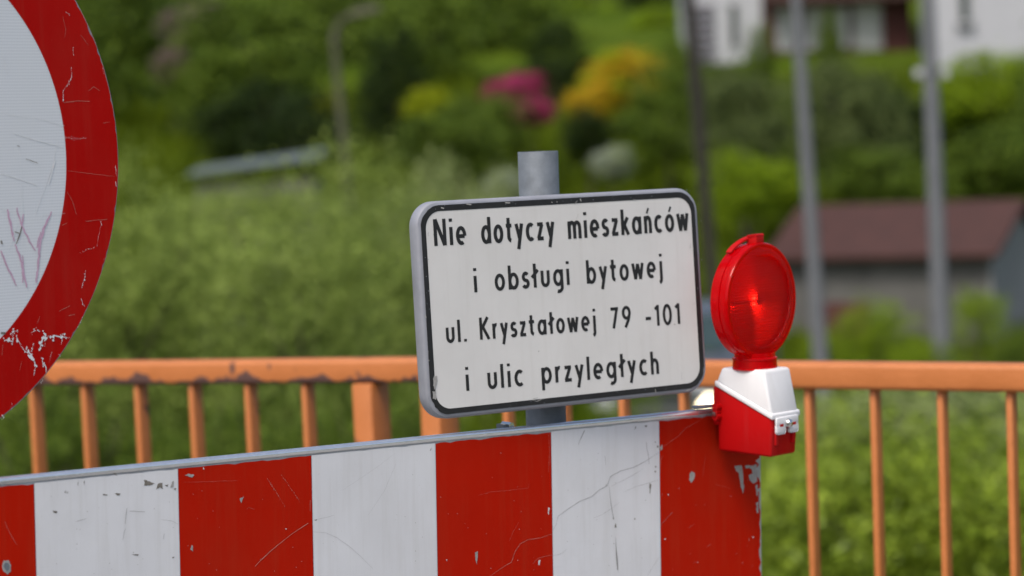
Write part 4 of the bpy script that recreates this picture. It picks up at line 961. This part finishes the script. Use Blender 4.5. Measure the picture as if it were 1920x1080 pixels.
# white house at the right edge
wr, wz = house_frame('white_house', 1870, 120, 68, -.10); S68 = 68 / FPX
tag(wr, 'white rendered house with a small window at the upper right edge', 'house')
X = lambda px: (px - 1870) * S68
Zz = lambda py: wz + (120 - py) * S68
bpart(MB().box(X(1758), X(2150), 0, 6, -1.5, Zz(-220)), 'wall', M['wall_white'], wr)
w_ = window(wr, X(1803), X(1822), Zz(38), Zz(-55), M['glass_dark'], None, 0)
bpart(MB().box(X(1796), X(1830), -.16, -.062, Zz(50), Zz(44)), 'window_sill', M['concrete'], wr)
w_ = window(wr, X(1960), X(2010), Zz(38), Zz(-55), M['glass_dark'], None, 1)
xl, xr = X(1735), X(2173); xm = (xl + xr) / 2; e0 = Zz(-210); r0_ = e0 + 2.6
for xe in (xl, xr):
    bpart(MB().hexa([(xe, -.6, e0), (xm, -.6, r0_), (xm, 6.6, r0_), (xe, 6.6, e0)], [(xe, -.6, e0 + .2), (xm, -.6, r0_ + .2), (xm, 6.6, r0_ + .2), (xe, 6.6, e0 + .2)]), 'roof', M['roof_dark'], wr)
s_ = MB(); s_.face([(X(1758), -.01, Zz(-220)), (X(2150), -.01, Zz(-220)), (xm, -.01, r0_)]); bpart(s_, 'gable', M['wall_white'], wr)
# shed with rusty roof
q = P(1852, 470, 42); sr = empty('shed', Matrix.Translation((q.x, q.y, H(q.x, q.y))) @ Matrix.Rotation(rad(-26), 4, 'Z'))
tag(sr, 'low grey shed with a rusty red-brown roof behind the concrete poles', 'shed')
ez0 = q.z - H(q.x, q.y); L_ = 3.75; dp = 3.4; rise = .74
bpart(MB().box(-L_, 0, .02, dp, -.6, ez0 - .05), 'wall', M['wall_grey'], sr)
s_ = MB(); s_.hexa([(.002, .02, -.6), (.05, .02, -.6), (.05, dp, -.6), (.002, dp, -.6)], [(.002, .02, ez0 - .06), (.05, .02, ez0 - .06), (.05, dp, ez0 - .06), (.002, dp, ez0 - .06)])
bpart(s_, 'gable_wall', M['gable_grey'], sr)
s_ = MB(); s_.hexa([(.002, .05, ez0 - .058), (.05, .05, ez0 - .058), (.05, dp, ez0 - .058), (.002, dp, ez0 - .058)], [(.002, dp / 2 - .02, ez0 + rise - .08), (.05, dp / 2 - .02, ez0 + rise - .08), (.05, dp / 2 + .02, ez0 + rise - .08), (.002, dp / 2 + .02, ez0 + rise - .08)])
bpart(s_, 'gable', M['gable_grey'], sr)
for ya, yb in ((-.28, dp / 2), (dp + .28, dp / 2)):
    bpart(MB().hexa([(-L_ - .15, ya, ez0 - .10), (.25, ya, ez0 - .10), (.25, yb, ez0 + rise), (-L_ - .15, yb, ez0 + rise)], [(-L_ - .15, ya, ez0 - .03), (.25, ya, ez0 - .03), (.25, yb, ez0 + rise + .07), (-L_ - .15, yb, ez0 + rise + .07)]), 'roof', M['roof_red'], sr)
bpart(MB().box(-2.9, -2.1, -.005, .018, -.6, 1.0), 'door', M['wall_brown'], sr)
# outbuilding with pale grey sheet roof, half hidden in the thicket at left
q = P(350, 326, 36); q2 = P(600, 292, 36); ex_ = q2 - q; yaw = math.atan2(ex_.y, ex_.x); Lr = math.hypot(ex_.x, ex_.y); g_ = H(q.x, q.y)
gr = empty('outbuilding', Matrix.Translation((q.x, q.y, g_)) @ Matrix.Rotation(yaw, 4, 'Z'))
tag(gr, 'outbuilding with a pale grey sheet roof half hidden in the left thicket', 'shed')
za, zc = q.z - g_, q2.z - g_
bpart(MB().box(.1, Lr - .1, .15, 1.5, -.5, min(za, zc) - .15), 'wall', M['wall_grey'], gr)
bpart(MB().hexa([(0, 0, za - .05), (Lr, 0, zc - .05), (Lr, 1.6, zc + .02), (0, 1.6, za + .0)], [(0, 0, za), (Lr, 0, zc), (Lr, 1.6, zc + .12), (0, 1.6, za + .10)]), 'roof', M['roof_grey'], gr)

# ------------------------------------------------------------------ car with a lit headlamp
q = P(1290, 735, 31); cg = H(q.x, q.y)
cf = Matrix.Translation((q.x, q.y, cg)) @ Matrix.Rotation(rad(-14), 4, 'Z')      # local -y is the front
car = empty('car', cf); tag(car, 'silver-grey car with one lit headlamp, glimpsed between sign plate and lamp', 'car')
hz0 = q.z - cg                                    # headlamp height above the ground
prof = [(-1.95, .30), (-2.0, .62), (-1.9, .86), (-1.75, .95), (-.95, 1.06), (-.25, 1.52), (.2, 1.60), (1.4, 1.58), (1.95, 1.12), (2.1, 1.0), (2.12, .35)]
s_ = MB(); rings = []
for sx_, ins in ((-.86, .0), (-.80, 0), (.80, 0), (.86, 0)):
    ring = []
    for y, z in prof:
        k = 1. if z < 1.08 else .84
        zz = z * (.97 if abs(sx_) > .82 else 1.0)
        ring.append(s_.bm.verts.new((sx_ * k, y * (.985 if abs(sx_) > .82 else 1), zz)))
    rings.append(ring)
for a_, b_ in zip(rings, rings[1:]):
    for k in range(len(prof)): j = (k + 1) % len(prof); s_.bm.faces.new((a_[k], a_[j], b_[j], b_[k]))
s_.bm.faces.new(rings[0]); s_.bm.faces.new(rings[-1][::-1]); bpart(s_, 'body', M['car_paint'], car, True)
bpart(MB().hexa([(-.66, -.93, 1.09), (.66, -.93, 1.09), (.66, -.90, 1.09), (-.66, -.90, 1.09)], [(-.60, -.33, 1.49), (.60, -.33, 1.49), (.60, -.28, 1.47), (-.60, -.28, 1.47)]), 'windscreen', M['glass_dark'], car)
bpart(MB().box(-.84, .84, -2.06, -1.9, .26, .52, .05, 3), 'bumper', M['car_trim'], car)
bpart(MB().box(-.42, .42, -2.03, -1.95, .60, .78, .02), 'grille', M['car_trim'], car)
for sx_ in (-1, 1):
    w_ = bpart(MB().box(sx_ * .855 - .02, sx_ * .855 + .02, -.3, 1.3, 1.12, 1.2, .01), 'side_trim', M['car_trim'], car)
    for y in (-1.3, 1.3):
        t_ = bpart(MB().lathe([(.16, -.1), (.30, -.1), (.32, -.06), (.32, .06), (.30, .1), (.16, .1)], 28, 'y').done('tyre', M['rubber'], smooth=True) and MB().tube([(sx_ * .80 - .1, y, .32), (sx_ * .80 + .1, y, .32)], .32, 28), 'wheel', M['rubber'], car, True)
        bpart(MB().tube([(sx_ * .905, y, .32), (sx_ * .912, y, .32)], .2, 20), 'rim', M['aluminium'], t_)
m, t, b = newmat('lit_headlamp'); b.inputs['Base Color'].default_value = (.9, .85, .7, 1); b.inputs['Emission Color'].default_value = (1, .78, .48, 1); b.inputs['Emission Strength'].default_value = 6.0; M['lit'] = m
loc_h = cf.inverted() @ P(1322, 735, 29.0)
for sx_, mt in ((-.62, M['curtain']), (.62, M['lit'])):
    s_ = MB(); s_.lathe([(.0005, -.05), (.10, -.035), (.15, 0), (.155, .05)], 24, 'y', (sx_, -1.985, hz0 if 0.5 < hz0 < .85 else .70)); bpart(s_, 'headlamp', mt, car, True)
for o in [x for x in bpy.data.objects if x.name.startswith('tyre') and not x.parent]: bpy.data.objects.remove(o)
